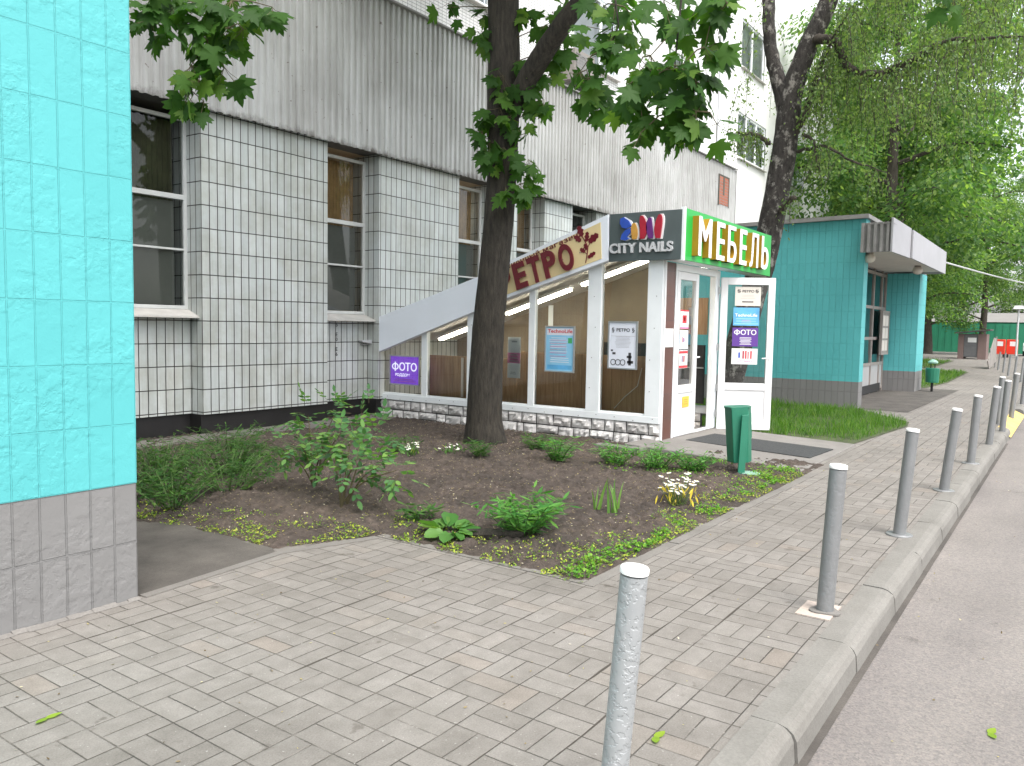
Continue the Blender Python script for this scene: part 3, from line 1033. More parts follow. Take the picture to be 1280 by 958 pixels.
lamp((12.35, 10.3, 3.9), (1, 0, 0), 1.2, 'lit fluorescent ceiling lamp seen through the window left of the tree trunk', None)
lamp((9.5, 11.2, 3.95), (1, 0, 0), 1.2, 'fluorescent ceiling lamp deep in the room behind the second window', None)

# ------------------------------------------------------------------ turquoise porches
nb = thing('entrance_block', (0, 4.04, 0), 'bright turquoise tiled entrance block with grey base at the left edge', 'building')
mb = MB()
mb.mi = 0
mb.quad((-6, 4.04, .631), (2.28, 4.04, .631), (2.28, 4.04, 3.75), (-6, 4.04, 3.75))
mb.mi = 1
mb.quad((2.28, 4.04, .631), (2.28, 9.2, .631), (2.28, 9.2, 3.75), (2.28, 4.04, 3.75))
mb.quad((-6, 9.2, .631), (-6, 4.04, .631), (-6, 4.04, 3.75), (-6, 9.2, 3.75))
mb.build('painted_wall', [MAT['cyan_front'], MAT['cyan_side']], nb)
mb = MB()
mb.mi = 0
mb.quad((-6, 4.043, -.02), (2.278, 4.043, -.02), (2.278, 4.043, .631), (-6, 4.043, .631))
mb.mi = 1
mb.quad((2.278, 4.043, -.02), (2.278, 9.2, -.02), (2.278, 9.2, .631), (2.278, 4.043, .631))
mb.build('grey_base', [MAT['grey_front'], MAT['grey_side']], nb)
mb = MB(); mb.box(-6, 4.0, 3.752, 2.31, 9.2, 3.83)
mb.build('roof', MAT['cap'], nb)
# splashed pale mortar fillet where wall meets paving
mb = MB()
for i in range(60):
    x0 = -1.5 + i * .063
    w = .03 + .02 * random.random()
    h = .006 + .010 * random.random()
    mb.add([(x0, 4.041, h), (x0 + .063, 4.041, h), (x0 + .063, 4.041 - w, .002), (x0, 4.041 - w, .002)], [(0, 3, 2, 1)])
mb.build('mortar_fillet', MAT['slab'], nb)

fb = thing('entrance_block', (19.5, 4.0, 0), 'turquoise entrance block with white canopy beyond the shop', 'building')
def two_tone(name, pts, zt, front):
    # a wall run through plan points; grey to .52, turquoise above
    mb = MB()
    for (x0, y0), (x1, y1) in zip(pts[:-1], pts[1:]):
        mb.mi = 0 if abs(x1 - x0) > abs(y1 - y0) else 1
        mb.quad((x0, y0, .52), (x1, y1, .52), (x1, y1, zt), (x0, y0, zt))
    w = mb.build('painted_wall', [MAT['cyan_front'], MAT['cyan_side']], fb)
    mb = MB()
    for (x0, y0), (x1, y1) in zip(pts[:-1], pts[1:]):
        mb.mi = 0 if abs(x1 - x0) > abs(y1 - y0) else 1
        mb.quad((x0, y0, -.02), (x1, y1, -.02), (x1, y1, .52), (x0, y0, .52))
    mb.build('grey_base', [MAT['grey_front'], MAT['grey_side']], fb)
two_tone('near', [(16.6, 9.2), (16.6, 3.42), (16.95, 3.42), (16.95, 4.06)], 3.68, True)
two_tone('far', [(22.4, 4.06), (22.4, 3.28), (23.5, 3.28), (23.5, 9.2)], 3.0, True)
mb = MB()
mb.hexa([(16.5, 3.36, 3.682), (23.6, 3.36, 3.682), (23.6, 9.2, 3.60), (16.5, 9.2, 3.60), (16.5, 3.36, 3.76), (23.6, 3.36, 3.76), (23.6, 9.2, 3.68), (16.5, 9.2, 3.68)])
mb.build('roof', MAT['cap'], fb)
mb = MB()
mb.box(22.41, 3.30, 3.02, 23.5, 3.34, 3.68); mb.box(23.501, 3.30, 3.0, 23.52, 9.2, 3.68); mb.box(16.96, 4.08, 3.02, 23.5, 4.14, 3.68)
mb.build('upper_panel', MAT['canopy'], fb)
# canopy: ribbed cheek, chamfered corner, sheet front, flat soffit
can = MB()
can.box(16.25, 2.88, 3.04, 22.65, 3.415, 3.06); can.box(16.96, 3.416, 3.04, 22.39, 4.07, 3.06)
co = can.build('canopy_soffit', MAT['soffit'], fb)
can = MB()
for i in range(5):
    y0 = 3.42 - i * .11
    can.box(16.2, y0 - .05, 3.0, 16.235, y0, 3.55)
can.box(16.24, 2.86, 3.0, 16.26, 3.42, 3.55)
can.build('canopy_cheek', MAT['cap'], fb)
can = MB()
can.extrude([(16.18, 2.86, 2.99), (17.75, 2.80, 2.99), (17.75, 2.80, 3.58), (16.18, 2.86, 3.62)], (0, .04, 0))
can.extrude([(17.76, 2.76, 2.985), (22.7, 2.76, 2.985), (22.7, 2.76, 3.53), (17.76, 2.76, 3.55)], (0, .04, 0))
can.box(22.66, 2.80, 2.99, 22.70, 3.30, 3.52)
can.build('canopy_fascia', MAT['canopy'], fb, bevel=.006)
can = MB(); can.box(16.2, 2.85, 3.51, 22.65, 3.35, 3.515)
can.build('canopy_top', MAT['cap'], fb)
# glazed door wall under the canopy
gw = MB()
xs = [16.97, 17.9, 18.9, 19.9, 20.9, 21.9, 22.38]
for xx in xs:
    gw.box(xx - .04, 4.04, .0, xx + .04, 4.10, 3.03)
for z in (.10, .72, 1.35, 2.1, 2.93):
    for a, b in zip(xs[:-1], xs[1:]):
        gw.box(a + .04, 4.045, z - .035, b - .04, 4.095, z + .035)
gf = gw.build('door_frame', MAT['door_brown'], fb)
gw = MB()
for a, b in zip(xs[:-1], xs[1:]):
    gw.quad((a + .04, 4.07, .755), (b - .04, 4.07, .755), (b - .04, 4.07, 2.895), (a + .04, 4.07, 2.895))
gw.build('door_glass', MAT['glass'], gf)
gw = MB()
for a, b in zip(xs[:-1], xs[1:]):
    gw.quad((a + .04, 4.065, .135), (b - .04, 4.065, .135), (b - .04, 4.065, .685), (a + .04, 4.065, .685))
gw.build('door_panel', MAT['door_grey'], gf)
gw = MB(); gw.box(18.95, 4.02, .02, 22.0, 4.039, .22)
gw.build('kick_plate', MAT['rubber'], gf)
mb = MB()
mb.quad((16.97, 5.6, 0), (22.4, 5.6, 0), (22.4, 5.6, 3.0), (16.97, 5.6, 3.0))
mb.build('inner_wall', MAT['cyan_front'], fb)
for (x, y, z), lb in (((16.75, 3.36, 3.03), 'round ceiling lamp under the near end of the white canopy'), ((20.4, 3.05, 3.03), 'round globe lamp under the far end of the white canopy')):
    t = thing('globe_lamp', (x, y, z), lb, 'lamp', 'globe lamps under the canopy')
    mb = MB(); mb.lathe((x, y, z - .19), [(.02, 0), (.07, .015), (.105, .06), (.11, .10), (.09, .15), (.06, .17)], 16)
    mb.build('globe', MAT['paper_cream'], t, smooth=True)
    mb = MB(); mb.lathe((x, y, z - .02), [(.07, 0), (.07, .06)], 16)
    mb.build('base', MAT['door_brown'], t)
nbd = thing('notice_board', (21.9, 3.98, 1.6), 'tall framed notice board on the glazed wall under the canopy', 'notice board')
mb = MB(); mb.box(21.45, 3.93, .98, 22.25, 3.96, 2.0); mb.build('backboard', MAT['ac'], nbd)
mb = MB(); mb.box(21.41, 3.915, .94, 21.45, 3.98, 2.04); mb.box(22.25, 3.915, .94, 22.29, 3.98, 2.04); mb.box(21.45, 3.915, .94, 22.25, 3.98, .98); mb.box(21.45, 3.915, 2.0, 22.25, 3.98, 2.04)
mb.build('frame', MAT['door_brown'], nbd)
mb = MB()
for i in range(3):
    for j in range(2):
        mb.box(21.5 + j * .37, 3.926, 1.04 + i * .31, 21.82 + j * .37, 3.929, 1.30 + i * .31)
mb.build('notices', MAT['soffit'], nbd)

# overhead cable from the canopy into the trees
mb = MB()
a = V(22.71, 2.85, 3.3); b = V(60, -.5, 4.6)
mb.tube([a.lerp(b, i / 16) - V(0, 0, 1.0 * math.sin(PI * i / 16) * .35) for i in range(17)], .022, 6)
tag(mb.build('overhead_cable', MAT['letter_grey'], None, tuple(a)), 'thin pale cable running from the white canopy into the trees', 'cable')

# ------------------------------------------------------------------ shop pavilion
shop = thing('shop_pavilion', (10.1, 6.5, 0), 'glazed lean-to shop pavilion with sloping white fascia and stone base', 'shop')
SX = 9.22
ZR = lambda y: 1.30 + .318 * (8.62 - y)           # underside of the sloping roof


def rock_wall(name, parent, o, ux, uz, un, length, height, seed):
    """two uneven courses of rock-faced blocks; each block is a small relief"""
    rr = random.Random(seed)
    mb = MB(); bk = MB()
    bk.frame_box(o, ux, un, uz, 0, -.06, 0, length, -.006, height)
    rows = [(0.0, .17), (.178, height)]
    blocks = []
    for ri, (z0, z1) in enumerate(rows):
        x = 0
        while x < length - .02:
            w = rr.choice([.13, .17, .2, .24, .3, .33]) * rr.uniform(.9, 1.1)
            if length - (x + w) < .09: w = length - x
            if ri == 0 and w > .25 and rr.random() < .5:
                blocks.append((x, x + w, z0, z0 + .055)); blocks.append((x, x + w, z0 + .063, z1))
            else:
                blocks.append((x, x + w, z0, z1 + rr.uniform(-.008, .004)))
            x += w
    for (x0, x1, z0, z1) in blocks:
        g = .006
        x0 += g; x1 -= g; z0 += g * .6; z1 -= g * .6
        nx = max(3, int((x1 - x0) / .035)); nz = max(2, int((z1 - z0) / .03))
        ph = Vector((rr.uniform(0, 90), rr.uniform(0, 90), 0))
        base = len(mb.v)
        tilt = rr.uniform(-.012, .012)
        sk = rr.uniform(-.012, .012)
        for i in range(nx + 1):
            for j in range(nz + 1):
                u = i / nx; w = j / nz
                e = min(u, 1 - u) * (x1 - x0); q = min(w, 1 - w) * (z1 - z0)
                k = min(1, min(e, q) / .022)
                d = .004 + k * (.024 + .03 * noise.noise(ph + Vector((u * (x1 - x0) * 16, w * (z1 - z0) * 16, 0))) + .03 * noise.noise(ph + Vector((u * 7, w * 9, 4)))) + tilt * (u - .5) * k
                mb.v.append(tuple(o + ux * (x0 + (x1 - x0) * u + sk * (w - .5)) + uz * (z0 + (z1 - z0) * w) + un * d))
        for i in range(nx):
            for j in range(nz):
                a = base + i * (nz + 1) + j
                mb.f.append([a, a + nz + 1, a + nz + 2, a + 1]); mb.m.append(0)
    st = mb.build(name, MAT['stone'], parent)
    bk.build('mortar_bed', MAT['mortar'], st)
    return st


# side facing the flower bed: reads from the building (Y 9.25) to the street corner (Y 4.27)
rock_wall('stone_base', shop, V(SX, 9.28, -.03), V(0, -1, 0), V(0, 0, 1), V(-1, 0, 0), 5.075, .325, 3)
rock_wall('stone_base', shop, V(11.08, 4.42, -.03), V(0, 1, 0), V(0, 0, 1), V(-1, 0, 0), 4.8, .30, 5)
mb = MB()
posts = [(9.28, 9.03), (8.20, 8.09), (7.30, 7.06), (6.22, 6.12), (5.28, 5.08), (4.42, 4.215)]
for a, b in posts:
    za, zb = ZR(a) + .05, ZR(b) + .05
    za = min(za, 2.42); zb = min(zb, 2.42)
    x0, x1 = SX - .03, SX + .06
    if a - b < .15: x0 += .012
    mb.hexa([(x0, b, .385), (x1, b, .385), (x1, a, .385), (x0, a, .385), (x0, b, zb), (x1, b, zb), (x1, a, za), (x0, a, za)])
mb.box(SX - .035, 4.215, .298, SX + .06, 9.28, .384)
for (a, b), (c, d) in zip(posts[:-1], posts[1:]):
    mb.box(SX - .012, c, .3845, SX + .05, b, .41)
side = mb.build('window_frame', MAT['pvc'], shop, bevel=.004)
for (a, b), (c, d) in zip(posts[:-1], posts[1:]):
    mb = MB()
    z0, z1 = min(ZR(b) + .05, 2.40), min(ZR(c) + .05, 2.40)
    mb.quad((SX + .012, b, .411), (SX + .012, c, .411), (SX + .012, c, z1), (SX + .012, b, z0))
    mb.build('pane', MAT['glass'], side)
# screw heads dotted along the sheet-metal sills and posts
mb = MB()
for y in np.arange(4.3, 9.2, .27):
    mb.lathe((SX - .036, float(y), .335 + random.uniform(-.02, .02)), [(.007, 0), (.006, .003)], 8, V(-1, 0, 0))
for a, b in posts:
    for z in (.7, 1.1, 1.5, 1.9):
        if z < ZR(a) - .1 and a - b > .15:
            mb.lathe((SX - .031, (a + b) / 2 + random.uniform(-.05, .05), z), [(.007, 0), (.006, .003)], 8, V(-1, 0, 0))
mb.build('screws', MAT['cap'], side)
# floor, roof, panels within
mb = MB(); mb.quad((9.25, 4.22, .05), (11.05, 4.22, .05), (11.05, 9.2, .05), (9.25, 9.2, .05))
mb.build('inner_floor', MAT['door_brown'], shop)
mb = MB()
ys = [9.28, 5.0]
mb.hexa([(9.23, 5.0, ZR(5.0) + .06), (11.1, 5.0, ZR(5.0) + .06), (11.1, 9.24, ZR(9.24) + .06), (9.23, 9.24, ZR(9.24) + .06),
         (9.23, 5.0, ZR(5.0) + .16), (11.1, 5.0, ZR(5.0) + .16), (11.1, 9.24, ZR(9.24) + .16), (9.23, 9.24, ZR(9.24) + .16)])
mb.box(9.23, 4.22, ZR(5.0) + .065, 11.1, 4.995, ZR(5.0) + .155)
mb.build('roof', MAT['soffit'], shop)
mb = MB()
mb.box(9.50, 4.45, .06, 9.53, 6.6, 1.13); mb.box(9.51, 6.62, .06, 9.535, 8.35, 1.02)
mb.build('hardboard_screen', MAT['board'], shop)
mb = MB()
mb.box(9.484, 7.60, .4, 9.495, 7.64, 1.0)
mb.tube([(9.48, 5.0, .42), (9.475, 4.85, .58), (9.47, 4.66, .74), (9.46, 4.60, .98)], .006, 6)
mb.build('pale_batten', MAT['paper_cream'], shop)
# glazed far side of the pavilion, seen through the doorway
mb = MB()
for y in (4.25, 5.15, 6.1, 7.0):
    mb.box(11.06, y, .385, 11.12, y + .09, ZR(max(y, 5.0)) + .03)
mb.box(11.055, 4.25, .275, 11.125, 9.1, .384)
fs = mb.build('window_frame', MAT['pvc'], shop)
mb = MB(); mb.add([(11.09, 4.3, .385), (11.09, 9.1, .385), (11.09, 9.1, ZR(9.1) + .05), (11.09, 5.0, ZR(5.0) + .05), (11.09, 4.3, ZR(5) + .05)], [(0, 1, 2, 3, 4)])
mb.build('pane', MAT['glass'], fs)
mb = MB(); mb.add([(11.07, 5.2, .385), (11.07, 9.1, .385), (11.07, 9.1, ZR(9.1) + .058), (11.07, 5.2, ZR(5.2) + .058)], [(0, 1, 2, 3)])
mb.build('inner_wall', MAT['inner_wall'], shop)
mb = MB(); mb.box(11.03, 4.35, 1.42, 11.05, 5.12, 1.95)
mb.build('pinboard', MAT['board'], shop)
mb = MB(); mb.box(10.98, 4.36, .42, 11.025, 6.0, 1.27)
mb.build('black_sheet', MAT['rubber'], shop)
mb = MB(); mb.box(10.97, 4.36, .93, 10.979, 6.0, .95)
mb.build('rail', MAT['frame_grey'], shop)
# fascia boards
FX = 9.10
mb = MB()
mb.extrude([(FX, 9.40, .92), (FX, 6.98, 1.735), (FX, 6.965, 2.215), (FX, 9.39, 1.487)], (.10, 0, 0))
fas = mb.build('fascia', MAT['fascia'], shop, bevel=.004)
tag(fas, 'plain white sloping board below the tiled wall')
mb = MB()
mb.extrude([(FX + .02, 6.975, 1.74), (FX + .02, 4.93, 2.36), (FX + .02, 4.93, 2.90), (FX + .02, 6.96, 2.20)], (.10, 0, 0))
mb.box(FX + .03, 3.96, 2.36, 9.40, 4.92, 2.92)
mb.build('sign_backing', MAT['fascia'], shop)
# brown tiled pillar at the corner with its white angle trim
mb = MB()
mb.box(SX + .005, 4.20, .05, 9.53, 4.30, 2.33)
mb.build('pillar', MAT['pillar_tile'], shop)
mb = MB()
mb.box(SX - .012, 4.188, .02, SX + .022, 4.2135, 2.33)
mb.build('corner_trim', MAT['pvc_bright'], shop)
# street front: door frame, fixed leaf, open leaf
mb = MB()
mb.box(9.535, 4.19, .085, 9.575, 4.27, 2.33); mb.box(10.90, 4.19, .085, 11.06, 4.27, 2.33); mb.box(9.575, 4.19, 2.24, 10.90, 4.27, 2.33)
mb.box(9.575, 4.2, .085, 10.90, 4.27, .105)
mb.build('door_frame', MAT['pvc'], shop, bevel=.004)


def leaf(o, ux, un, w, z0, z1, zg, label):
    """a glazed door leaf: hinge line o, running along ux, outer side un"""
    uz = V(0, 0, 1)
    st = .095
    mb = MB()
    mb.frame_box(o, ux, un, uz, 0, -.03, z0, st, .03, z1)
    mb.frame_box(o, ux, un, uz, w - st, -.03, z0, w, .03, z1)
    mb.frame_box(o, ux, un, uz, st, -.03, z0, w - st, .03, z0 + .1)
    mb.frame_box(o, ux, un, uz, st, -.03, z1 - .1, w - st, .03, z1)
    mb.frame_box(o, ux, un, uz, st, -.03, zg - .06, w - st, .03, zg + .04)
    d = mb.build('door_leaf', MAT['pvc_bright'], shop, bevel=.005)
    if label: d['label'] = label
    mb = MB(); mb.frame_box(o, ux, un, uz, st, -.014, z0 + .1, w - st, .014, zg - .06)
    mb.build('lower_panel', MAT['pvc_bright'], d)
    mb = MB()
    P = lambda a, z: o + ux * a + uz * z
    mb.quad(P(st, zg + .04), P(w - st, zg + .04), P(w - st, z1 - .1), P(st, z1 - .1))
    mb.build('pane', MAT['glass'], d)
    mb = MB()
    h = w - st * .45; zh = z0 + .98
    mb.frame_box(o, ux, un, uz, h - .018, .03, zh - .12, h + .018, .038, zh + .12)
    mb.tube([P(h, zh + .05) + un * .038, P(h, zh + .05) + un * .085, P(h - .12, zh + .045) + un * .088], .009, 8)
    mb.build('handle', MAT['white'], d, smooth=False)
    return d


leaf(V(9.58, 4.215, 0), V(1, 0, 0), V(0, -1, 0), .70, .095, 2.235, .72, 'closed white door leaf with small notices')
HU = V(.36, -.64, 0).normalized(); HN = HU.cross(V(0, 0, 1))
HO = V(11.02, 4.16, 0)
leaf(HO, HU, HN, .75, .075, 2.235, .70, 'white door leaf swung open towards the street')
# hinges and roller of the post
mb = MB()
for z in (.25, .62, 1.2, 2.0):
    mb.tube([(10.985, 4.165, z), (10.985, 4.165, z + .10)], .012, 8)
mb.build('hinges', MAT['steel'], shop)
# lamps under the sloping roof
for i, (yc, lb) in enumerate(((8.05, 'lit fluorescent lamp above the photo poster in the lowest windows'), (6.70, 'lit fluorescent lamp above the light blue poster, right of the trunk'), (5.35, 'lit fluorescent lamp in the window under the grey nail sign'))):
    lamp((10.15, yc, ZR(yc) - .05), (0, -1, .318), 1.25, lb, 'fluorescent lamps along the pavilion roof')
# small floodlight bracket on the low end of the fascia
fl = thing('floodlight', (9.06, 9.33, 1.2), 'small grey lamp fixed to the low end of the white fascia', 'lamp')
mb = MB(); mb.extrude([(9.098, 9.44, 1.17), (8.90, 9.46, 1.20), (8.88, 9.46, 1.225), (9.098, 9.44, 1.235)], (0, -.30, 0))
mb.build('housing', MAT['letter_grey'], fl, bevel=.005)
mb = MB(); mb.box(8.93, 9.18, 1.155, 9.07, 9.42, 1.172)
mb.build('lens', MAT['cap'], fl)

# ------------------------------------------------------------------ signs
# slanting cream sign: frame corners (y, z)
sg = thing('shop_sign', (9.07, 5.95, 2.3), 'slanting cream sign with maroon lettering and oak twig', 'sign')
A = V(9.07, 6.97, 1.745); B = V(9.07, 4.925, 2.352); C_ = V(9.07, 4.945, 2.935); D = V(9.07, 6.955, 2.222)
mb = MB(); mb.extrude([A, B, C_, D], (.045, 0, 0))
mb.build('frame', MAT['fascia'], sg, bevel=.004)
ux = (B - A).normalized(); uy = V(1, 0, 0).cross(ux) * 1.0
if uy.z < 0: uy = -uy
un = V(-1, 0, 0)
def SP(u, v):           # bilinear on the sign, u along, v up
    return A.lerp(B, u).lerp(D.lerp(C_, u), v)
mb = MB(); mb.extrude([SP(.003, .10) + un * .006, SP(.955, .09) + un * .006, SP(.948, .90) + un * .006, SP(.003, .90) + un * .006], un * -.006)
mb.build('board', MAT['cream'], sg)
# big letters, standing off the board
big = MB()
tot = 'РЕТРО'
us = [.20, .325, .443, .558, .678]
for ch, u in zip(tot, us):
    o_ = SP(u, .085) + un * .03
    o_.x = 9.035
    text_mb(big, ch, o_, ux, uy, .20 if ch != 'О' else .22, .36, .022, .035)
bl = big.build('lettering', MAT['maroon'], sg)
mb = MB()
# small line above, letter by letter along the upper edge
line = 'комиссионный магазин'
n = len(line)
su0, su1 = .03, .795
cw = [0.5 if c == ' ' else (1.35 if c in 'мы' else 1.0) for c in line]
tw = sum(cw); acc = 0
e1 = (SP(su1, .80) - SP(su0, .80)); L_ = e1.length; d1 = e1.normalized(); d2 = V(1, 0, 0).cross(d1)
if d2.z < 0: d2 = -d2
for c, w in zip(line, cw):
    if c != ' ':
        o_ = SP(su0, .795) + d1 * (L_ * acc / tw)
        o_.x = 9.06
        hh = .052 if c != 'й' else .068
        text_mb(mb, c, o_, d1, d2, L_ * w / tw * .78, hh, .003, .018)
    acc += w
mb.build('small_lettering', MAT['maroon'], sg)
# oak twig
mb = MB()
def leaf_blob(c, ang, ln, wd):
    pts = []
    ca, sa = math.cos(ang), math.sin(ang)
    k = 36
    for i in range(k):
        t = i / k * 2 * PI
        r = 1 + .24 * math.cos(8 * t)
        px = math.cos(t) * ln / 2; py = math.sin(t) * wd / 2 * r
        pts.append(c + ux * (px * ca - py * sa) + uy * (px * sa + py * ca))
    mb.extrude([p + un * .0 for p in pts], un * .004)
tw0 = SP(.842, .13); tw0.x = 9.06
def TP(a, b): return tw0 + ux * a + uy * b
mb.tube([TP(0, 0), TP(.05, .10), TP(.085, .19), TP(.06, .28), TP(.035, .36)], .007, 6)
mb.tube([TP(.085, .19), TP(.14, .24)], .006, 6); mb.tube([TP(.05, .10), TP(.0, .17)], .005, 6)
for a, b, an, l, w in ((.03, .42, 1.7, .15, .085), (-.03, .34, 2.2, .12, .07), (.105, .32, 1.2, .13, .06), (.19, .27, .35, .17, .09), (.0, .17, 2.3, .09, .055), (.055, .20, 1.7, .09, .05), (.11, .07, .25, .13, .055)):
    leaf_blob(TP(a, b), an, l, w)
mb.build('oak_twig', MAT['maroon'], sg)
# screws on the board
mb = MB()
for u in (.235, .385, .53, .67, .80):
    p = SP(u, .42); p.x = 9.062
    mb.lathe(p, [(.009, 0), (.008, .004)], 8, un)
mb.build('screws', MAT['cap'], sg)

# nail salon sign
cn = thing('shop_sign', (9.08, 4.43, 2.63), 'slate grey sign with silver words and coloured nail emblem', 'sign')
mb = MB(); mb.box(9.085, 3.945, 2.335, 9.13, 4.925, 2.935)
mb.build('board', MAT['sign_grey'], cn, bevel=.004)
cy, cz = V(0, -1, 0), V(0, 0, 1)
mb = MB()
text_mb(mb, 'CITY NAILS', V(9.084, 4.905, 2.435), cy, cz, .86, .125, .035, .03)
mb.build('lettering', MAT['letter_grey'], cn)
def blob(mbx, pts, x, d):
    mbx.extrude([V(x, 4.93 - a, 2.335 + b) for a, b in pts], (-d, 0, 0))
def wavy(x0, w, z0, h, amp, ph):
    L, Rr = [], []
    for i in range(13):
        t = i / 12
        k = (math.sin(PI * min(1, t * 1.0 + .0)) ** .35 if t < 1 else 0)
        k = math.sin(PI * (t * .88 + .10)) ** .45
        xm = x0 + amp * math.sin(ph + t * 4)
        L.append((xm - w / 2 * k, z0 + h * t)); Rr.append((xm + w / 2 * k, z0 + h * t))
    return L + Rr[::-1]
shapes = [('e_orange', wavy(.37, .085, .265, .20, .006, 1)), ('e_red', wavy(.48, .095, .265, .285, .018, 0)),
          ('e_purple', wavy(.585, .085, .265, .255, .014, 2)), ('e_red', wavy(.70, .095, .265, .285, .012, 3.6))]
wing1 = [(.33, .43), (.29, .50), (.22, .545), (.175, .53), (.17, .47), (.20, .42), (.26, .40)]
wing2 = [(.33, .41), (.25, .385), (.20, .33), (.185, .27), (.25, .255), (.31, .275), (.27, .30), (.32, .35)]
shapes += [('e_blue', wing1), ('e_blue', wing2)]
mb = MB()
for _, p in shapes:
    cxm = sum(a for a, b in p) / len(p); czm = sum(b for a, b in p) / len(p)
    blob(mb, [(cxm + .012 + (a - cxm) * 1.22, czm + (b - czm) * 1.06) for a, b in p], 9.084, .02)
mb.build('emblem_outline', MAT['white'], cn)
mb = MB()
idx = {'e_blue': 0, 'e_orange': 1, 'e_red': 2, 'e_purple': 3}
for m, p in shapes:
    mb.mi = idx[m]; blob(mb, p, 9.0635, .022)
mb.build('emblem', [MAT['e_blue'], MAT['e_orange'], MAT['e_red'], MAT['e_purple']], cn)

# furniture sign
gs = thing('shop_sign', (10.8, 3.95, 2.63), 'bright green sign with tall white letters over the open door', 'sign')
mb = MB(); mb.box(9.14, 3.925, 2.335, 12.45, 3.965, 2.955)
mb.build('board', MAT['sign_green'], gs)
mb = MB(); mb.box(9.14, 3.97, 2.335, 12.45, 4.185, 2.93); mb.box(9.09, 3.915, 2.325, 9.138, 3.965, 2.965)
mb.build('box', MAT['pvc'], gs)
mb = MB()
xs_ = [(9.36, .44), (9.96, .30), (10.36, .345), (10.82, .30), (11.24, .38), (11.75, .34)]
for (x0, w), ch in zip(xs_, 'МЕБЕЛЬ'):
    # three slightly shifted strokes make the heavy letter
    for kk in (-1, 0, 1):
        text_mb(mb, ch, V(x0 + .02 + .015 * kk, 3.925, 2.40), V(1, 0, 0), V(0, 0, 1), w - .04, .485, .085 + .0008 * kk, 0, side_mi=1)
mb.build('lettering', [MAT['white'], MAT['ochre']], gs)

# ------------------------------------------------------------------ posters and notices
def poster(name, o, ux, uz, w, h, label, cat, face, bars=(), frame=None, texts=(), th=.006, group=None):
    """o is the lower-left corner of a flat sheet; bars: (mat, u0, v0, u1, v1) in 0..1; texts: (mat, str, u, v, w, h, bold)"""
    un = ux.cross(uz)
    t = thing(name, tuple(o + ux * w / 2), label, cat, group)
    mb = MB(); mb.frame_box(o, ux, uz, un, 0, 0, 0, w, h, th)
    mb.build('sheet', MAT[face], t)
    if frame:
        f = .018
        mb = MB()
        mb.frame_box(o, ux, uz, un, -f, -f, -.002, w + f, 0, th + .012); mb.frame_box(o, ux, uz, un, -f, h, -.002, w + f, h + f, th + .012)
        mb.frame_box(o, ux, uz, un, -f, 0, -.002, 0, h, th + .012); mb.frame_box(o, ux, uz, un, w, 0, -.002, w + f, h, th + .012)
        mb.build('frame', MAT[frame], t)
    groups = {}
    for m, u0, v0, u1, v1 in bars:
        q = groups.setdefault(m, MB())
        q.frame_box(o, ux, uz, un, u0 * w, v0 * h, th + .0002, u1 * w, v1 * h, th + .0012)
    for m, q in groups.items():
        q.build('print', MAT[m], t)
    for kk, (m, s, u, v, tw, thh, bold) in enumerate(texts):
        q = MB()
        text_mb(q, s, o + ux * (u * w) + uz * (v * h) + un * (th + .0022 + .0004 * kk), ux, uz, tw * w, thh * h, .001, bold)
        q.build('lettering', MAT[m], t)
    return t


def foto(m, u, v, w, h):
    out = [(m, 'О', u, v + h * .14, w * .27, h * .72, .012), (m, 'I', u + w * .112, v, w * .046, h, 0)]
    for k in (0, .012):
        out += [(m, 'О', u + w * (.29 + k), v + h * .06, w * .225, h * .9, 0), (m, 'Т', u + w * (.525 + k), v + h * .06, w * .20, h * .9, 0), (m, 'О', u + w * (.745 + k), v + h * .06, w * .225, h * .9, 0)]
    return out


def lines(m, u0, u1, v0, v1, n, th=.35, seed=1):
    r = random.Random(seed)
    out = []
    for i in range(n):
        v = v0 + (v1 - v0) * (i + .5) / n
        hh = (v1 - v0) / n * th / 2
        ins = r.uniform(0, .12) * (u1 - u0)
        out.append((m, u0 + ins, v - hh, u1 - ins, v + hh))
    return out


yL = V(0, -1, 0); zU = V(0, 0, 1)
poster('poster', V(9.245, 8.88, .555), yL, zU, .60, .43, 'glowing violet photo poster in the lowest window', 'poster', 'lightbox', lines('ink_pink', .1, .9, .06, .2, 2, .3), 'frame_grey',
       foto('lightbox_white', .05, .46, .9, .34) + [('lightbox_white', 'РОДДОМ', .18, .26, .5, .13, .02)])
poster('poster', V(9.25, 6.60, .76), yL, zU, .22, .58, 'white and pink paper notice just right of the maple trunk', 'poster', 'paper', [('ink_pink', 0, .36, 1, .62)] + lines('paper', .15, .85, .38, .6, 3, .3) + lines('ink_grey', .2, .7, .08, .16, 2, .4) + lines('ink_grey', .3, .75, .86, .92, 1, .6))
poster('poster', V(9.195, 5.915, .90), yL, zU, .435, .59, 'framed light blue poster with red heading in the tall window', 'poster', 'poster_blue',
       [('paper_cool', .02, .82, .98, .98)] + lines('paper_cool', .12, .8, .42, .78, 8, .28, 3) + lines('ink_pink', .12, .75, .30, .74, 6, .14, 4) + lines('paper_cool', .1, .9, .18, .32, 3, .3, 5) + lines('sky_blue', .04, .96, .03, .14, 1, .9) + [('ink_green', .80, .64, .94, .76)], 'frame_grey',
       [('ink_red', 'TechnoLife', .05, .87, .9, .085, .02)])
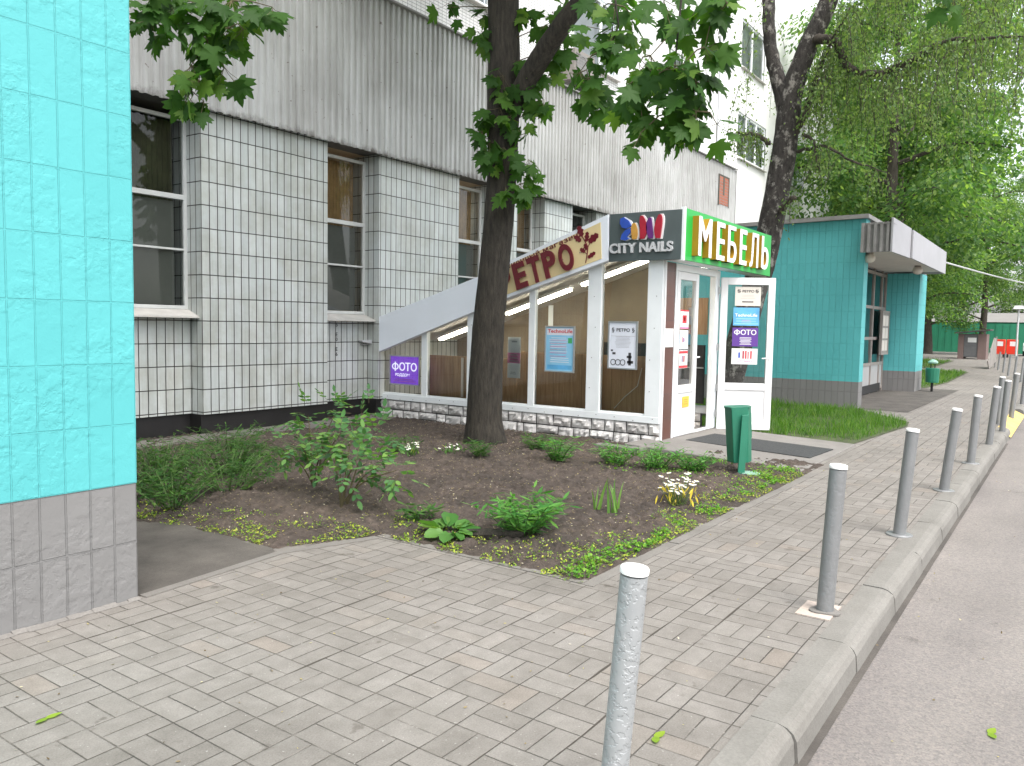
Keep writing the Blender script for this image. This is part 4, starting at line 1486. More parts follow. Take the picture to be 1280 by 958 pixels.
poster('poster', V(9.195, 4.94, .985), yL, zU, .385, .58, 'framed white poster with twigs and round pictures beside the corner post', 'poster', 'paper_cool',
       lines('ink_grey', .2, .8, .44, .70, 9, .2, 6) + [('ink_grey', .05, .70, .95, .705), ('ink', .72, .06, .82, .34), ('ink', .68, .1, .9, .16), ('ink', .66, .22, .84, .27), ('ink', .06, .36, .14, .40), ('ink', .12, .29, .24, .34)], 'frame_grey',
       [('ink', 'РЕТРО', .26, .80, .5, .075, .015), ('ink', '§', .08, .78, .1, .11, .0), ('ink', '§', .83, .78, .1, .11, .0)] + [('ink', 'О', u, .05, .2, .14, -.005) for u in (.06, .24, .42)])
# notices round the door
xR = V(1, 0, 0)
poster('notice', V(9.245, 4.1945, 1.265), xR, zU, .255, .235, 'small white opening notice on the brown tiled pillar', 'notice', 'paper', lines('ink_grey', .2, .8, .2, .35, 2, .3) + lines('ink_grey', .35, .65, .45, .5, 1, .5), th=.003)
poster('notice', V(9.665, 4.178, 1.50), xR, zU, .27, .245, 'white sheet with red square, topmost on the closed door leaf', 'notice', 'paper', [('ink_red', 0, .92, 1, 1), ('ink_red', .25, .3, .75, .72), ('paper', .43, .42, .57, .62), ('ink_pink', 0, 0, 1, .09)], th=.003)
poster('notice', V(9.665, 4.178, 1.235), xR, zU, .27, .245, 'bluish white sheet in the middle of the closed door leaf', 'notice', 'paper_cool', [('e_red', .30, .35, .38, .65), ('e_purple', .42, .38, .5, .6), ('ink_pink', .55, .4, .62, .58)], th=.003)
poster('notice', V(9.665, 4.178, .985), xR, zU, .27, .235, 'white sheet with red bands, lowest on the closed door glass', 'notice', 'paper', [('ink_red', 0, .82, 1, .96), ('ink_red', 0, .02, 1, .16), ('e_purple', .3, .35, .42, .7), ('e_red', .5, .35, .65, .7)], th=.003)
poster('sticker', V(9.86, 4.196, .46), xR, zU, .22, .145, 'orange yellow sticker low on the closed door leaf', 'sticker', 'orange_y', lines('ink_red', .2, .8, .2, .8, 3, .12), th=.002)
def onleaf(u, z): return HO + HU * u + V(0, 0, z) + HN * .0025
poster('notice', onleaf(.20, 1.84), HU, zU, .355, .27, 'cream notice with twig heading, topmost on the open door', 'notice', 'paper_cream', lines('ink_grey', .2, .8, .35, .6, 3, .12) + [('ink', .28, .18, .72, .24)], th=.003,
       texts=[('ink', 'РЕТРО', .28, .70, .46, .13, .015), ('ink', '§', .08, .68, .14, .18, 0), ('ink', '§', .78, .68, .14, .18, 0)])
poster('notice', onleaf(.185, 1.56), HU, zU, .36, .255, 'bright blue notice, second from the top on the open door', 'notice', 'sky_blue', lines('poster_blue', .02, .98, .04, .45, 3, .5) + lines('ink_pink', .3, .7, .16, .34, 2, .2), th=.003,
       texts=[('white', 'TechnoLife', .06, .50, .86, .17, .02)])
poster('notice', onleaf(.18, 1.265), HU, zU, .36, .265, 'violet photo notice, third from the top on the open door', 'notice', 'poster_purple', lines('paper', .28, .75, .08, .5, 6, .45, 8), th=.003,
       texts=foto('white', .06, .60, .88, .31))
poster('notice', onleaf(.18, 1.01), HU, zU, .36, .225, 'white notice with red nail emblem, lowest on the open door', 'notice', 'paper', [('e_red', .42, .35, .48, .85), ('ink_red', .52, .35, .58, .85), ('e_red', .62, .35, .66, .8), ('ink_red', .72, .35, .78, .85), ('e_blue', .26, .4, .33, .75)], th=.003,
       texts=[('ink_pink', 'CITY NAILS', .2, .14, .6, .11, .01)])

# ------------------------------------------------------------------ door mat, bins
mb = MB()
mb.hexa([(9.50, 2.45, .022), (10.40, 2.40, .022), (10.42, 3.95, .072), (9.55, 4.0, .074), (9.50, 2.45, .034), (10.40, 2.40, .034), (10.42, 3.95, .084), (9.55, 4.0, .086)])
tag(mb.build('door_mat', MAT['mat'], None, (9.95, 3.2, .03)), 'dark grey doormat lying on the slab before the open door', 'doormat')

gb = thing('litter_bin', (7.9, 2.75, 0), 'dark green steel litter bin on a flat post at the bed edge', 'litter bin')
# the bin leans a little; body is a chamfered box, its back towards the bed
ax = V(-.02, .055, 1).normalized()
e1 = V(.575, -.818, 0); e1 = (e1 - ax * e1.dot(ax)).normalized()      # to the right as seen from the path
e2 = ax.cross(e1) * 1.0                                               # away from the viewer
o_ = V(7.965, 2.725, .14)
def ring(wf, wb, d, h):
    # front edge wf wide, back wb, depth d with a chamfer on the right
    pts = [(-wf / 2, 0), (wf / 2, 0), (wf / 2 + .055, d * .35), (wf / 2 + .055, d * .8), (wb / 2, d), (-wb / 2, d), (-wf / 2 - .03, d * .6)]
    return [o_ + e1 * a + e2 * b + ax * h for a, b in pts]
r0 = ring(.15, .15, .24, 0); r1 = ring(.17, .17, .27, .56)
mb = MB()
n = len(r0)
mb.add(r0 + r1, [tuple(range(n))[::-1], tuple(range(n, 2 * n))] + [(i, (i + 1) % n, n + (i + 1) % n, n + i) for i in range(n)])
mb.build('body', MAT['green_bin'], gb, bevel=.006)
mb = MB()
q0 = ring(.18, .18, .28, .555); q1 = ring(.18, .18, .28, .572)
mb.add(q0 + q1, [tuple(range(n))[::-1], tuple(range(n, 2 * n))] + [(i, (i + 1) % n, n + (i + 1) % n, n + i) for i in range(n)])
mb.build('rim', MAT['green_bin'], gb)
mb = MB()
pb = V(7.915, 2.715, 0)
mb.frame_box(pb, e1, e2, (o_ + ax * .52 - V(7.93, 2.78, 0) * 1 + V(.03, .02, 0) - V(0, 0, 0)).normalized(), -.035, -.035, 0, .035, -.006, .64)
mb.build('post', MAT['green_bin'], gb, bevel=.003)
mb = MB(); mb.lathe(pb + e1 * .10 + V(0, 0, .03), [(.10, 0), (.10, .012), (.09, .018)], 20)
mb.build('foot_plate', MAT['green_pale'], gb)
# spare hatch on the right of the body
mb = MB(); mb.frame_box(o_, e1, e2, ax, .142, .12, .24, .150, .20, .50)
mb.build('hatch', MAT['green_bin'], gb)

fbn = thing('litter_bin', (22.9, 2.95, 0), 'small green litter bin with domed cap beyond the turquoise block', 'litter bin')
mb = MB(); mb.tube([(22.9, 2.95, 0), (22.9, 2.95, .26)], .03, 8); mb.tube([(22.84, 2.99, .6), (22.84, 2.99, .74)], .012, 6); mb.tube([(22.96, 2.91, .6), (22.96, 2.91, .74)], .012, 6)
mb.build('post', MAT['rubber'], fbn)
mb = MB(); mb.lathe((22.9, 2.95, .24), [(.15, 0), (.155, .04), (.165, .36), (.15, .37)], 14)
mb.build('body', MAT['green_bin'], fbn)
mb = MB(); mb.lathe((22.9, 2.95, .73), [(.11, 0), (.12, .03), (.08, .08), (.02, .105)], 14)
mb.build('cap', MAT['green_pale'], fbn)

# ------------------------------------------------------------------ bollards
def bollard(loc, tilt, label, flange=False, patch=False, small=False, thin=1.0):
    t = thing('bollard', loc, label, 'bollard', 'grey bollards along the kerb')
    ax = V(tilt[0], tilt[1], 1).normalized()
    c = Vector(loc)
    R_, H_ = (.044, .80) if not small else (.035, .80)
    R_ *= thin
    bm_ = MAT['bollard'] if thin == 1.0 else MAT['bollard_silver']
    mb = MB(); mb.lathe(c - ax * .03, [(R_, 0), (R_, H_ * .25), (R_, H_ * .5), (R_, H_ * .75), (R_, H_ + .008)], 32, ax)
    ob = mb.build('post', bm_, t, smooth=True)
    e = ob.modifiers.new('es', 'EDGE_SPLIT'); e.split_angle = math.radians(40)
    if not small:
        mb = MB(); mb.lathe(c + ax * (H_ - .02), [(R_ + .002, .004), (R_ + .002, .018), (R_ - .001, .022), (R_ * .6, .025), (.002, .027)], 32, ax)
        ob = mb.build('cap', MAT['bollard_cap'], t, smooth=True)
        e = ob.modifiers.new('es', 'EDGE_SPLIT'); e.split_angle = math.radians(50)
    if flange:
        mb = MB(); mb.lathe(c, [(.092, -.01), (.092, .008), (.088, .012), (.05, .014)], 28)
        mb.build('flange', MAT['bollard'], t)
    if patch:
        mb = MB()
        mb.hexa([c + V(*p) for p in ((-.13, -.055, -.02), (.13, -.055, -.02), (.13, .12, -.02), (-.13, .12, -.02), (-.13, -.055, .006), (.13, -.055, .006), (.12, .12, .005), (-.13, .12, .006))])
        mb.build('footing', MAT['pink_patch'], t)
        mb = MB()
        k = [(.075 + .012 * math.sin(a * 3 + 1)) for a in np.linspace(0, 2 * PI, 20, endpoint=False)]
        ring_ = [c + V(math.cos(a) * r, math.sin(a) * r, .0) for a, r in zip(np.linspace(0, 2 * PI, 20, endpoint=False), k)]
        mb.extrude([p + V(0, 0, .004) for p in ring_], (0, 0, .010))
        mb.build('collar', MAT['slab'], t)
    return t


bollard((2.075, 1.072, 0), (.02, -.065), 'blistered silver bollard nearest the camera, its foot out of frame', flange=True, thin=.93)
bollard((4.39, 1.017, 0), (-.004, -.045), 'grey bollard set in a pinkish mortar square at the kerb', patch=True)
bollard((6.43, .99, 0), (-.01, -.07), 'grey bollard with round flange right of the doormat', flange=True)
bollard((8.54, .95, 0), (-.04, -.10), 'grey flanged bollard, fourth from the camera along the kerb', flange=True)
bollard((10.55, .915, 0), (-.03, -.05), 'grey flanged bollard, fifth from the camera along the kerb', flange=True)
bollard((12.57, .885, 0), (-.03, -.07), 'grey bollard without flange, sixth from the camera along the kerb')
bollard((14.38, .85, 0), (-.02, -.05), 'grey bollard just before the yellow crossing ramp')
bollard((15.5, .98, 0), (0, -.03), 'grey post half hidden right behind the bollard at the yellow ramp')
bollard((17.2, .885, 0), (-.02, -.06), 'grey bollard standing beside the yellow crossing ramp')
bollard((20.4, .87, 0), (-.02, -.05), 'grey bollard at the right edge of the photo beyond the yellow ramp')
for p, lb in (((39.1, 2.6, 0), 'slim dark post farthest left before the red bins'), ((36.9, 2.28, 0), 'slim dark post second from left before the red bins'), ((34.2, 1.95, 0), 'slim dark post third from left before the red bins'), ((31.9, 1.64, 0), 'slim grey post fourth from left, before the right red bin'), ((29.9, 1.35, 0), 'pale slim post rightmost before the red bins')):
    bollard(p, (-.0, -.07), lb, small=True)

# ------------------------------------------------------------------ far things
sh = thing('bin_shed', (55, 5, 0), 'mauve brown bin shed with grey shutter and slanting dark roof', 'shed')
mb = MB()
mb.box(54.5, 4.28, 0, 56.2, 4.72, 1.5); mb.box(54.5, 5.45, 0, 56.2, 5.75, 1.5); mb.box(54.9, 4.721, .1, 56.2, 5.449, 1.5)
mb.build('wall', MAT['shed'], sh)
mb = MB()
for i in range(14):
    mb.box(54.55 - .012 * (i % 2), 4.73, .14 + i * .095, 54.60, 5.44, .14 + (i + 1) * .095)
st = mb.build('shutter', MAT['shutter'], sh)
mb = MB(); mb.box(54.53, 4.80, 1.0, 54.535, 5.25, 1.28); mb.build('label_plate', MAT['paper'], st)
mb = MB(); mb.hexa([(54.2, 4.1, 1.72), (56.4, 4.1, 1.72), (56.4, 5.9, 1.52), (54.2, 5.9, 1.52), (54.2, 4.1, 1.80), (56.4, 4.1, 1.80), (56.4, 5.9, 1.58), (54.2, 5.9, 1.58)])
mb.build('roof', MAT['clad_dark'], sh)
for (x, y), lb in (((60.8, 4.02), 'red recycling bin with white label, the left one of the pair'), ((61.4, 3.36), 'red recycling bin with white label, the right one of the pair')):
    t = thing('recycling_bin', (x, y, 0), lb, 'recycling bin', 'red recycling bins')
    mb = MB(); mb.box(x - .3, y - .31, .22, x + .3, y + .31, 1.18); mb.build('body', MAT['red_bin'], t, bevel=.03)
    mb = MB(); mb.box(x - .305, y - .2, .75, x - .302, y + .12, 1.05); mb.build('label', MAT['paper'], t)
    mb = MB(); mb.box(x - .28, y - .28, 0, x - .2, y - .2, .215); mb.box(x - .28, y + .2, 0, x - .2, y + .28, .215); mb.box(x + .2, y - .28, 0, x + .28, y - .2, .215); mb.box(x + .2, y + .2, 0, x + .28, y + .28, .215)
    mb.build('legs', MAT['rubber'], t)
gfn = thing('sheet_fence', (74, 8, 0), 'green sheet metal fence closing the view behind the bin shed', 'fence')
mb = MB()
y = 3.0
while y < 16:
    mb.box(73.97 + .03 * (int(y / .25) % 2), y, 0, 74.05, y + .25, 2.35); y += .25
mb.build('panel', MAT['fence_green'], gfn)
gr = thing('garage', (80, 7, 0), 'low garage with pale grey roof above the green fence', 'garage')
mb = MB(); mb.box(77, 3.5, 0, 85, 11, 2.5); mb.build('wall', MAT['fence_green'], gr)
mb = MB(); mb.hexa([(76.6, 3.2, 2.5), (85.4, 3.2, 2.5), (85.4, 11.2, 2.5), (76.6, 11.2, 2.5), (79, 3.2, 3.3), (83, 3.2, 3.3), (83, 11.2, 3.3), (79, 11.2, 3.3)]); mb.build('roof', MAT['roof_pale'], gr)
pnl = thing('barrier', (40.5, 3.0, 0), 'grey sheet barrier seen edge-on before the red bins', 'barrier')
mb = MB(); mb.extrude([(39.6, 3.02, .35), (40.0, 2.98, .0), (42.2, 2.88, .30), (41.7, 2.90, 1.30), (41.2, 2.93, 1.35)], (0, .03, 0)); mb.build('panel', MAT['ac'], pnl)
mb = MB(); mb.tube([(40.2, 3.0, 0), (40.2, 3.0, .9)], .03, 8); mb.tube([(42.0, 2.92, 0), (42.0, 2.92, 1.4)], .03, 8); mb.build('posts', MAT['cap'], pnl)
lp = thing('street_lamp', (58, 2.95, 0), 'slim pale street lamp above the red bins', 'street lamp')
mb = MB(); mb.tube([(58, 2.95, 0), (58, 2.95, 3.1)], [.06, .05], 8); mb.build('pole', MAT['letter_grey'], lp)
mb = MB(); mb.hexa([(57.8, 2.65, 3.08), (58.2, 2.65, 3.08), (58.2, 3.25, 3.08), (57.8, 3.25, 3.08), (57.85, 2.75, 3.28), (58.15, 2.75, 3.28), (58.15, 3.15, 3.28), (57.85, 3.15, 3.28)]); mb.build('head', MAT['paper'], lp)
car = thing('parked_car', (68.5, 2.2, 0), 'white parked car partly cut off by the right edge', 'car')
def car_prof(y, ins, ptsx):
    return [V(66.4 + a, y, b) for a, b in ptsx]
body = [(0, .35), (0, .75), (.15, .95), (1.1, 1.0), (4.2, .95), (4.35, .7), (4.3, .35)]
mb = MB(); mb.extrude(car_prof(1.3, 0, body), (0, 1.7, 0)); mb.build('body', MAT['car_paint'], car, bevel=.06)
mb = MB(); mb.extrude(car_prof(1.42, 0, [(.35, .98), (.75, 1.45), (2.6, 1.47), (3.4, 1.0)]), (0, 1.46, 0)); mb.build('cabin', MAT['car_glass'], car, bevel=.05)
mb = MB(); mb.extrude(car_prof(1.46, 0, [(.78, 1.452), (.82, 1.49), (2.5, 1.51), (2.6, 1.472)]), (0, 1.38, 0)); mb.build('roof', MAT['car_paint'], car)
for xx in (.8, 3.45):
    for yy in (1.28, 2.82):
        mb = MB(); mb.lathe((66.4 + xx, yy, .32), [(.31, 0), (.32, .03), (.32, .17), (.31, .2)], 20, V(0, 1, 0)); w_ = mb.build('wheel', MAT['rubber'], car)
        mb = MB(); mb.lathe((66.4 + xx, yy - .004 + (.208 if yy > 2 else 0), .32), [(.18, -.001), (.18, .002)], 14, V(0, 1, 0)); mb.build('rim', MAT['steel'], w_)
for yy in (1.4, 2.65):
    mb = MB(); mb.box(66.385, yy, .68, 66.40, yy + .25, .85); mb.build('tail_light', MAT['ink_red'], car)

# ------------------------------------------------------------------ trees
def curve_pts(pts, sub=6, jit=0.0):
    pts = [Vector(p) for p in pts]
    out = []
    n = len(pts)
    for i in range(n - 1):
        p0 = pts[max(i - 1, 0)]; p1 = pts[i]; p2 = pts[i + 1]; p3 = pts[min(i + 2, n - 1)]
        for k in range(sub):
            t = k / sub
            q = .5 * ((2 * p1) + (p2 - p0) * t + (2 * p0 - 5 * p1 + 4 * p2 - p3) * t * t + (3 * p1 - p0 - 3 * p2 + p3) * t ** 3)
            if jit: q = q + Vector((random.gauss(0, jit), random.gauss(0, jit), random.gauss(0, jit)))
            out.append(q)
    out.append(pts[-1])
    return out


def rad_interp(rs, m):
    return list(np.interp(np.linspace(0, len(rs) - 1, m), range(len(rs)), rs))


def limb(name, parent, pts, rs, mat, n=12, sub=6, wob=.06, jit=0.0):
    c = curve_pts(pts, sub, jit)
    mb = MB(); mb.tube(c, rad_interp(rs, len(c)), n, True, wob)
    return mb.build(name, mat, parent, smooth=True)


# --- the maple in the bed
mp = thing('maple_tree', (7.9, 5.97, 0), 'maple tree with dark trunk rising from the flower bed', 'tree')
limb('trunk', mp, [(7.92, 5.97, -.1), (7.91, 5.97, .06), (7.9, 5.98, .30), (7.9, 5.98, .7), (7.9, 5.93, 1.57), (7.9, 5.83, 2.54), (7.9, 5.77, 3.5), (7.9, 5.77, 4.35), (7.9, 5.80, 5.4), (7.8, 5.9, 7.0), (7.6, 5.8, 8.6), (7.5, 5.7, 10.5)],
     [.31, .27, .225, .215, .195, .182, .18, .20, .185, .15, .10, .04], MAT['maple_bark'], 24, 8, .05)
limb('limb', mp, [(7.9, 5.68, 3.95), (7.88, 5.5, 4.25), (7.82, 5.2, 4.57), (7.75, 4.85, 4.87), (7.7, 4.5, 5.15), (7.3, 3.9, 5.6), (6.4, 3.1, 6.2), (5.4, 2.4, 6.6)], [.10, .125, .118, .112, .10, .085, .06, .03], MAT['maple_bark'], 14, 6, .07)
mb = MB(); mb.lathe((7.80, 4.98, 4.86), [(.06, 0), (.05, .05), (.02, .09)], 10, V(-.2, -1, -.2))
mb.build('knot', MAT['maple_bark'], mp, smooth=True)
for pts, rs in (([(7.85, 5.9, 6.0), (7.2, 6.3, 6.6), (6.0, 6.6, 6.9), (4.6, 6.2, 6.7), (3.7, 5.5, 5.6), (3.6, 5.3, 4.6), (3.6, 5.25, 3.8)], [.10, .08, .06, .04, .022, .012, .006]),
                ([(7.9, 5.8, 5.8), (8.6, 6.8, 6.6), (9.4, 7.9, 7.3)], [.09, .06, .03]),
                ([(7.85, 5.9, 6.6), (8.8, 4.9, 7.6), (9.8, 4.0, 8.4)], [.08, .06, .03]),
                ([(7.7, 5.9, 7.2), (6.4, 6.9, 8.2), (5.2, 7.6, 8.9)], [.08, .05, .03]),
                ([(6.6, 3.3, 6.1), (5.6, 2.9, 5.2), (5.2, 2.75, 4.3), (5.05, 2.75, 3.5)], [.03, .02, .012, .005]),
                ([(5.6, 2.55, 6.5), (5.0, 2.2, 5.2), (4.7, 2.1, 4.0), (4.55, 2.05, 2.95)], [.03, .018, .010, .004])):
    limb('limb', mp, pts, rs, MAT['maple_bark'], 8, 5, .05, .012)
HANG_LEFT = [(3.23, 5.43, 3.71, 0.22, 14), (3.37, 5.41, 3.67, 0.2, 12), (3.55, 5.34, 3.74, 0.22, 14), (3.68, 5.15, 3.77, 0.22, 14), (3.78, 4.82, 3.69, 0.12, 5), (3.48, 5.24, 3.5, 0.18, 10), (3.66, 5.16, 3.57, 0.18, 9), (3.72, 5.07, 3.57, 0.12, 4), (3.57, 5.26, 3.36, 0.15, 8), (3.43, 5.27, 3.27, 0.12, 5), (3.63, 5.17, 3.29, 0.1, 4), (3.46, 5.22, 3.15, 0.14, 7), (3.4, 5.3, 3.09, 0.1, 3), (3.53, 5.28, 3.04, 0.1, 4), (3.17, 5.33, 3.53, 0.12, 3)]
HANG_RIGHT = [(4.5, 2.15, 2.97, 0.2, 13), (4.49, 1.99, 2.99, 0.2, 13), (4.58, 1.88, 3.11, 0.16, 9), (4.53, 2.27, 2.87, 0.15, 8), (4.48, 2.35, 2.92, 0.12, 5), (4.55, 2.06, 2.75, 0.16, 9), (4.53, 1.9, 2.73, 0.14, 7), (4.6, 1.8, 2.66, 0.09, 3), (4.58, 2.0, 2.68, 0.08, 2), (4.43, 2.21, 2.62, 0.06, 2), (4.54, 1.91, 2.9, 0.15, 8), (4.62, 1.86, 3.34, 0.14, 7), (4.63, 2.01, 3.31, 0.15, 7), (4.57, 1.75, 3.33, 0.12, 5), (4.98, 2.75, 3.37, 0.18, 9), (5.23, 2.96, 3.76, 0.25, 14), (5.17, 2.67, 3.63, 0.22, 10), (4.98, 2.9, 3.2, 0.12, 6), (4.94, 2.95, 3.23, 0.12, 5), (5.0, 2.85, 3.07, 0.09, 4), (4.58, 2.23, 3.12, 0.14, 6), (5.09, 2.78, 3.54, 0.2, 8), (6.36, 0.83, 3.77, 0.12, 4), (4.93, 2.32, 3.59, 0.2, 10), (4.63, 2.33, 3.1, 0.06, 1)]
SPROUTS = [(7.78, 5.96, 5.2, 0.16, 5), (7.71, 6.02, 4.94, 0.16, 6), (7.76, 5.93, 4.82, 0.12, 4), (8.06, 5.55, 5.14, 0.2, 8), (8.23, 5.31, 5.19, 0.25, 9), (7.93, 5.3, 4.41, 0.25, 11), (8.03, 5.17, 4.56, 0.16, 6), (7.97, 5.14, 4.98, 0.2, 6), (7.85, 5.61, 4.58, 0.12, 4), (7.69, 5.63, 4.36, 0.16, 6), (7.83, 5.42, 4.22, 0.22, 9), (7.95, 5.22, 4.09, 0.1, 4), (7.99, 5.33, 4.02, 0.07, 2), (7.7, 5.67, 4.0, 0.18, 7), (7.62, 5.84, 3.92, 0.1, 3), (7.73, 5.52, 3.9, 0.15, 5), (7.56, 5.82, 3.72, 0.16, 6), (7.6, 5.74, 3.58, 0.14, 5), (7.78, 5.43, 3.71, 0.14, 4), (7.92, 5.41, 3.78, 0.1, 3), (7.58, 5.75, 3.39, 0.14, 5), (7.66, 5.57, 3.52, 0.12, 4), (7.86, 5.36, 3.4, 0.16, 6), (7.94, 5.3, 3.22, 0.14, 5), (7.79, 5.42, 3.12, 0.14, 5), (7.65, 5.53, 3.06, 0.1, 3), (7.88, 5.37, 3.08, 0.1, 3), (8.01, 5.05, 4.71, 0.14, 5), (7.76, 6.53, 5.39, 0.25, 4)]
L = Leafer(); twigs = MB()
for lst, sz in ((HANG_LEFT, .155), (HANG_RIGHT, .15), (SPROUTS, .20)):
    for x, y, z, r, n in lst:
        n = int(n * 1.15) + 1
        c = np.array([x, y, z])
        org = c + rdir(n) * (r * RNG.random(n) ** .5)[:, None]
        out = unit(org - c) * .5
        tip = out + np.stack([RNG.normal(0, .35, n), RNG.normal(0, .35, n), -.35 - .6 * RNG.random(n)], 1)
        nor = np.stack([RNG.normal(0, .45, n), RNG.normal(0, .45, n), np.full(n, .6)], 1) + np.array([-.45, -.35, 0])
        L.add(MAPLE, org, tip, nor, sz * (.65 + .6 * RNG.random(n)))
        for k in range(min(n, 6)):
            twigs.tube([org[k], Vector(org[k]).lerp(Vector(c), .6) + V(0, 0, .02), Vector(c) + V(0, 0, .05)], .0022, 4, False)
L.build('low_foliage', MAT['maple_leaf'], mp)
# twig skeleton that carries the hanging sprays
def chain(lst, root):
    done = [Vector(root)]
    for q in sorted(lst, key=lambda t: -t[2]):
        p = Vector(q[:3]) + V(0, 0, .05)
        b = min(done, key=lambda d: (d - p).length)
        m = b.lerp(p, .5) + V(random.uniform(-.03, .03), random.uniform(-.03, .03), .03)
        twigs.tube([b, m, p], [.006, .0045, .003], 5, False)
        done.append(p)
chain(HANG_LEFT, (3.6, 5.25, 3.85)); chain([q for q in HANG_RIGHT if q[1] < 2.5 and q[0] < 5], (4.6, 2.08, 3.5)); chain([q for q in HANG_RIGHT if q[1] >= 2.5], (5.08, 2.76, 3.75))
for x, y, z, r, n in SPROUTS:
    twigs.tube([(7.9, 5.8, z - .12), (x * .6 + 7.9 * .4, y * .6 + 5.8 * .4, z - .03), (x, y, z)], [.008, .006, .003], 5, False)
twigs.build('twigs', MAT['stem'], mp)
# high canopy (mostly above the picture, it shades the wall and the bed)
L = Leafer()
cl = []
while len(cl) < 150:
    p = RNG.uniform(-1, 1, 3)
    if np.linalg.norm(p) > 1: continue
    q = np.array([7.3, 5.6, 9.2]) + p * np.array([4.4, 3.9, 3.1])
    if q[1] > 8.2: continue
    if q[2] < 6.3: q[2] = 6.3 + RNG.random() * .5
    cl.append(q)
for q in cl:
    n = 42
    org = q + rdir(n) * (.75 * RNG.random(n) ** .6)[:, None]
    tip = np.stack([RNG.normal(0, .6, n), RNG.normal(0, .6, n), -.2 - .5 * RNG.random(n)], 1)
    nor = np.stack([RNG.normal(0, .4, n), RNG.normal(0, .4, n), np.ones(n)], 1)
    L.add(ROUGHLEAF, org, tip, nor, .21 * (.7 + .6 * RNG.random(n)))
L.build('crown', MAT['maple_leaf'], mp)

# --- the birch between shop and far block
bt = thing('birch_tree', (13.1, 4.9, 0), 'leaning birch tree with black and white bark between the shop and turquoise block', 'tree')
limb('trunk', bt, [(13.05, 4.95, -.1), (13.1, 4.86, .1), (13.15, 4.77, .58), (13.2, 4.5, 1.8), (13.2, 4.22, 2.98), (13.2, 4.06, 4.0), (13.2, 3.97, 4.88), (13.2, 3.93, 5.3), (13.2, 3.72, 5.95), (13.25, 3.44, 6.63), (13.3, 3.1, 8.0), (13.2, 3.0, 10.0), (13.0, 3.0, 12.0)],
     [.32, .27, .225, .215, .205, .195, .187, .175, .15, .14, .11, .07, .03], MAT['birch_bark'], 20, 8, .07)
bl_ = [([(13.2, 4.0, 5.0), (13.2, 4.12, 5.4), (13.2, 4.3, 6.06), (13.2, 4.37, 6.84), (13.1, 4.5, 8.2), (12.8, 4.9, 10.0)], [.13, .125, .105, .10, .07, .03]),
       ([(13.2, 3.70, 6.0), (13.15, 3.58, 6.05), (13.1, 3.28, 5.94), (13.05, 3.03, 5.5), (13.0, 2.63, 5.33), (12.95, 2.09, 5.46), (12.9, 1.7, 5.6), (12.9, .8, 5.5)], [.085, .08, .075, .062, .05, .042, .032, .01]),
       ([(13.2, 3.85, 4.65), (13.15, 3.7, 4.9), (13.1, 3.56, 5.32), (13.0, 3.4, 5.7), (12.8, 3.0, 6.3)], [.06, .05, .04, .03, .012]),
       ([(13.15, 3.80, 4.35), (13.1, 3.6, 4.36), (13.0, 3.3, 4.34), (12.95, 2.85, 4.05), (12.9, 2.4, 3.85)], [.03, .026, .022, .016, .006]),
       ([(13.1, 3.7, 4.6), (13.0, 3.5, 4.45), (13.0, 3.45, 4.2), (13.0, 3.40, 4.0)], [.03, .024, .02, .008]),
       ([(13.2, 4.12, 3.3), (13.0, 3.9, 3.5), (12.9, 3.72, 3.6)], [.055, .05, .04]),
       ([(13.2, 4.25, 4.55), (13.15, 4.5, 4.7), (13.1, 4.75, 4.75)], [.04, .034, .02]),
       ([(13.2, 4.4, 7.0), (12.6, 5.2, 7.6), (11.8, 5.9, 7.9), (11.0, 6.2, 7.2)], [.06, .045, .03, .01]),
       ([(13.25, 3.4, 6.7), (12.6, 2.4, 7.3), (11.8, 1.6, 7.6), (11.2, 1.2, 7.0)], [.06, .045, .03, .01]),
       ([(13.25, 3.4, 7.0), (14.2, 2.4, 7.6), (15.4, 1.6, 7.7), (16.2, 1.3, 7.2)], [.06, .045, .03, .01]),
       ([(13.2, 3.2, 7.6), (13.6, 1.6, 8.1), (14.2, .3, 7.9)], [.05, .035, .01]),
       ([(13.2, 4.4, 7.8), (14.3, 5.4, 8.2), (15.4, 6.2, 8.0)], [.05, .035, .01])]
for pts, rs in bl_:
    limb('limb', bt, pts, rs, MAT['birch_bark'] if rs[0] > .09 else MAT['bark'], 9, 6, .06, .01)
L = Leafer(); tw_ = MB()
sources = []
for pts, rs in bl_:
    c = curve_pts(pts, 7)
    sources += [(p, 1) for p in c[len(c) // 3:]]
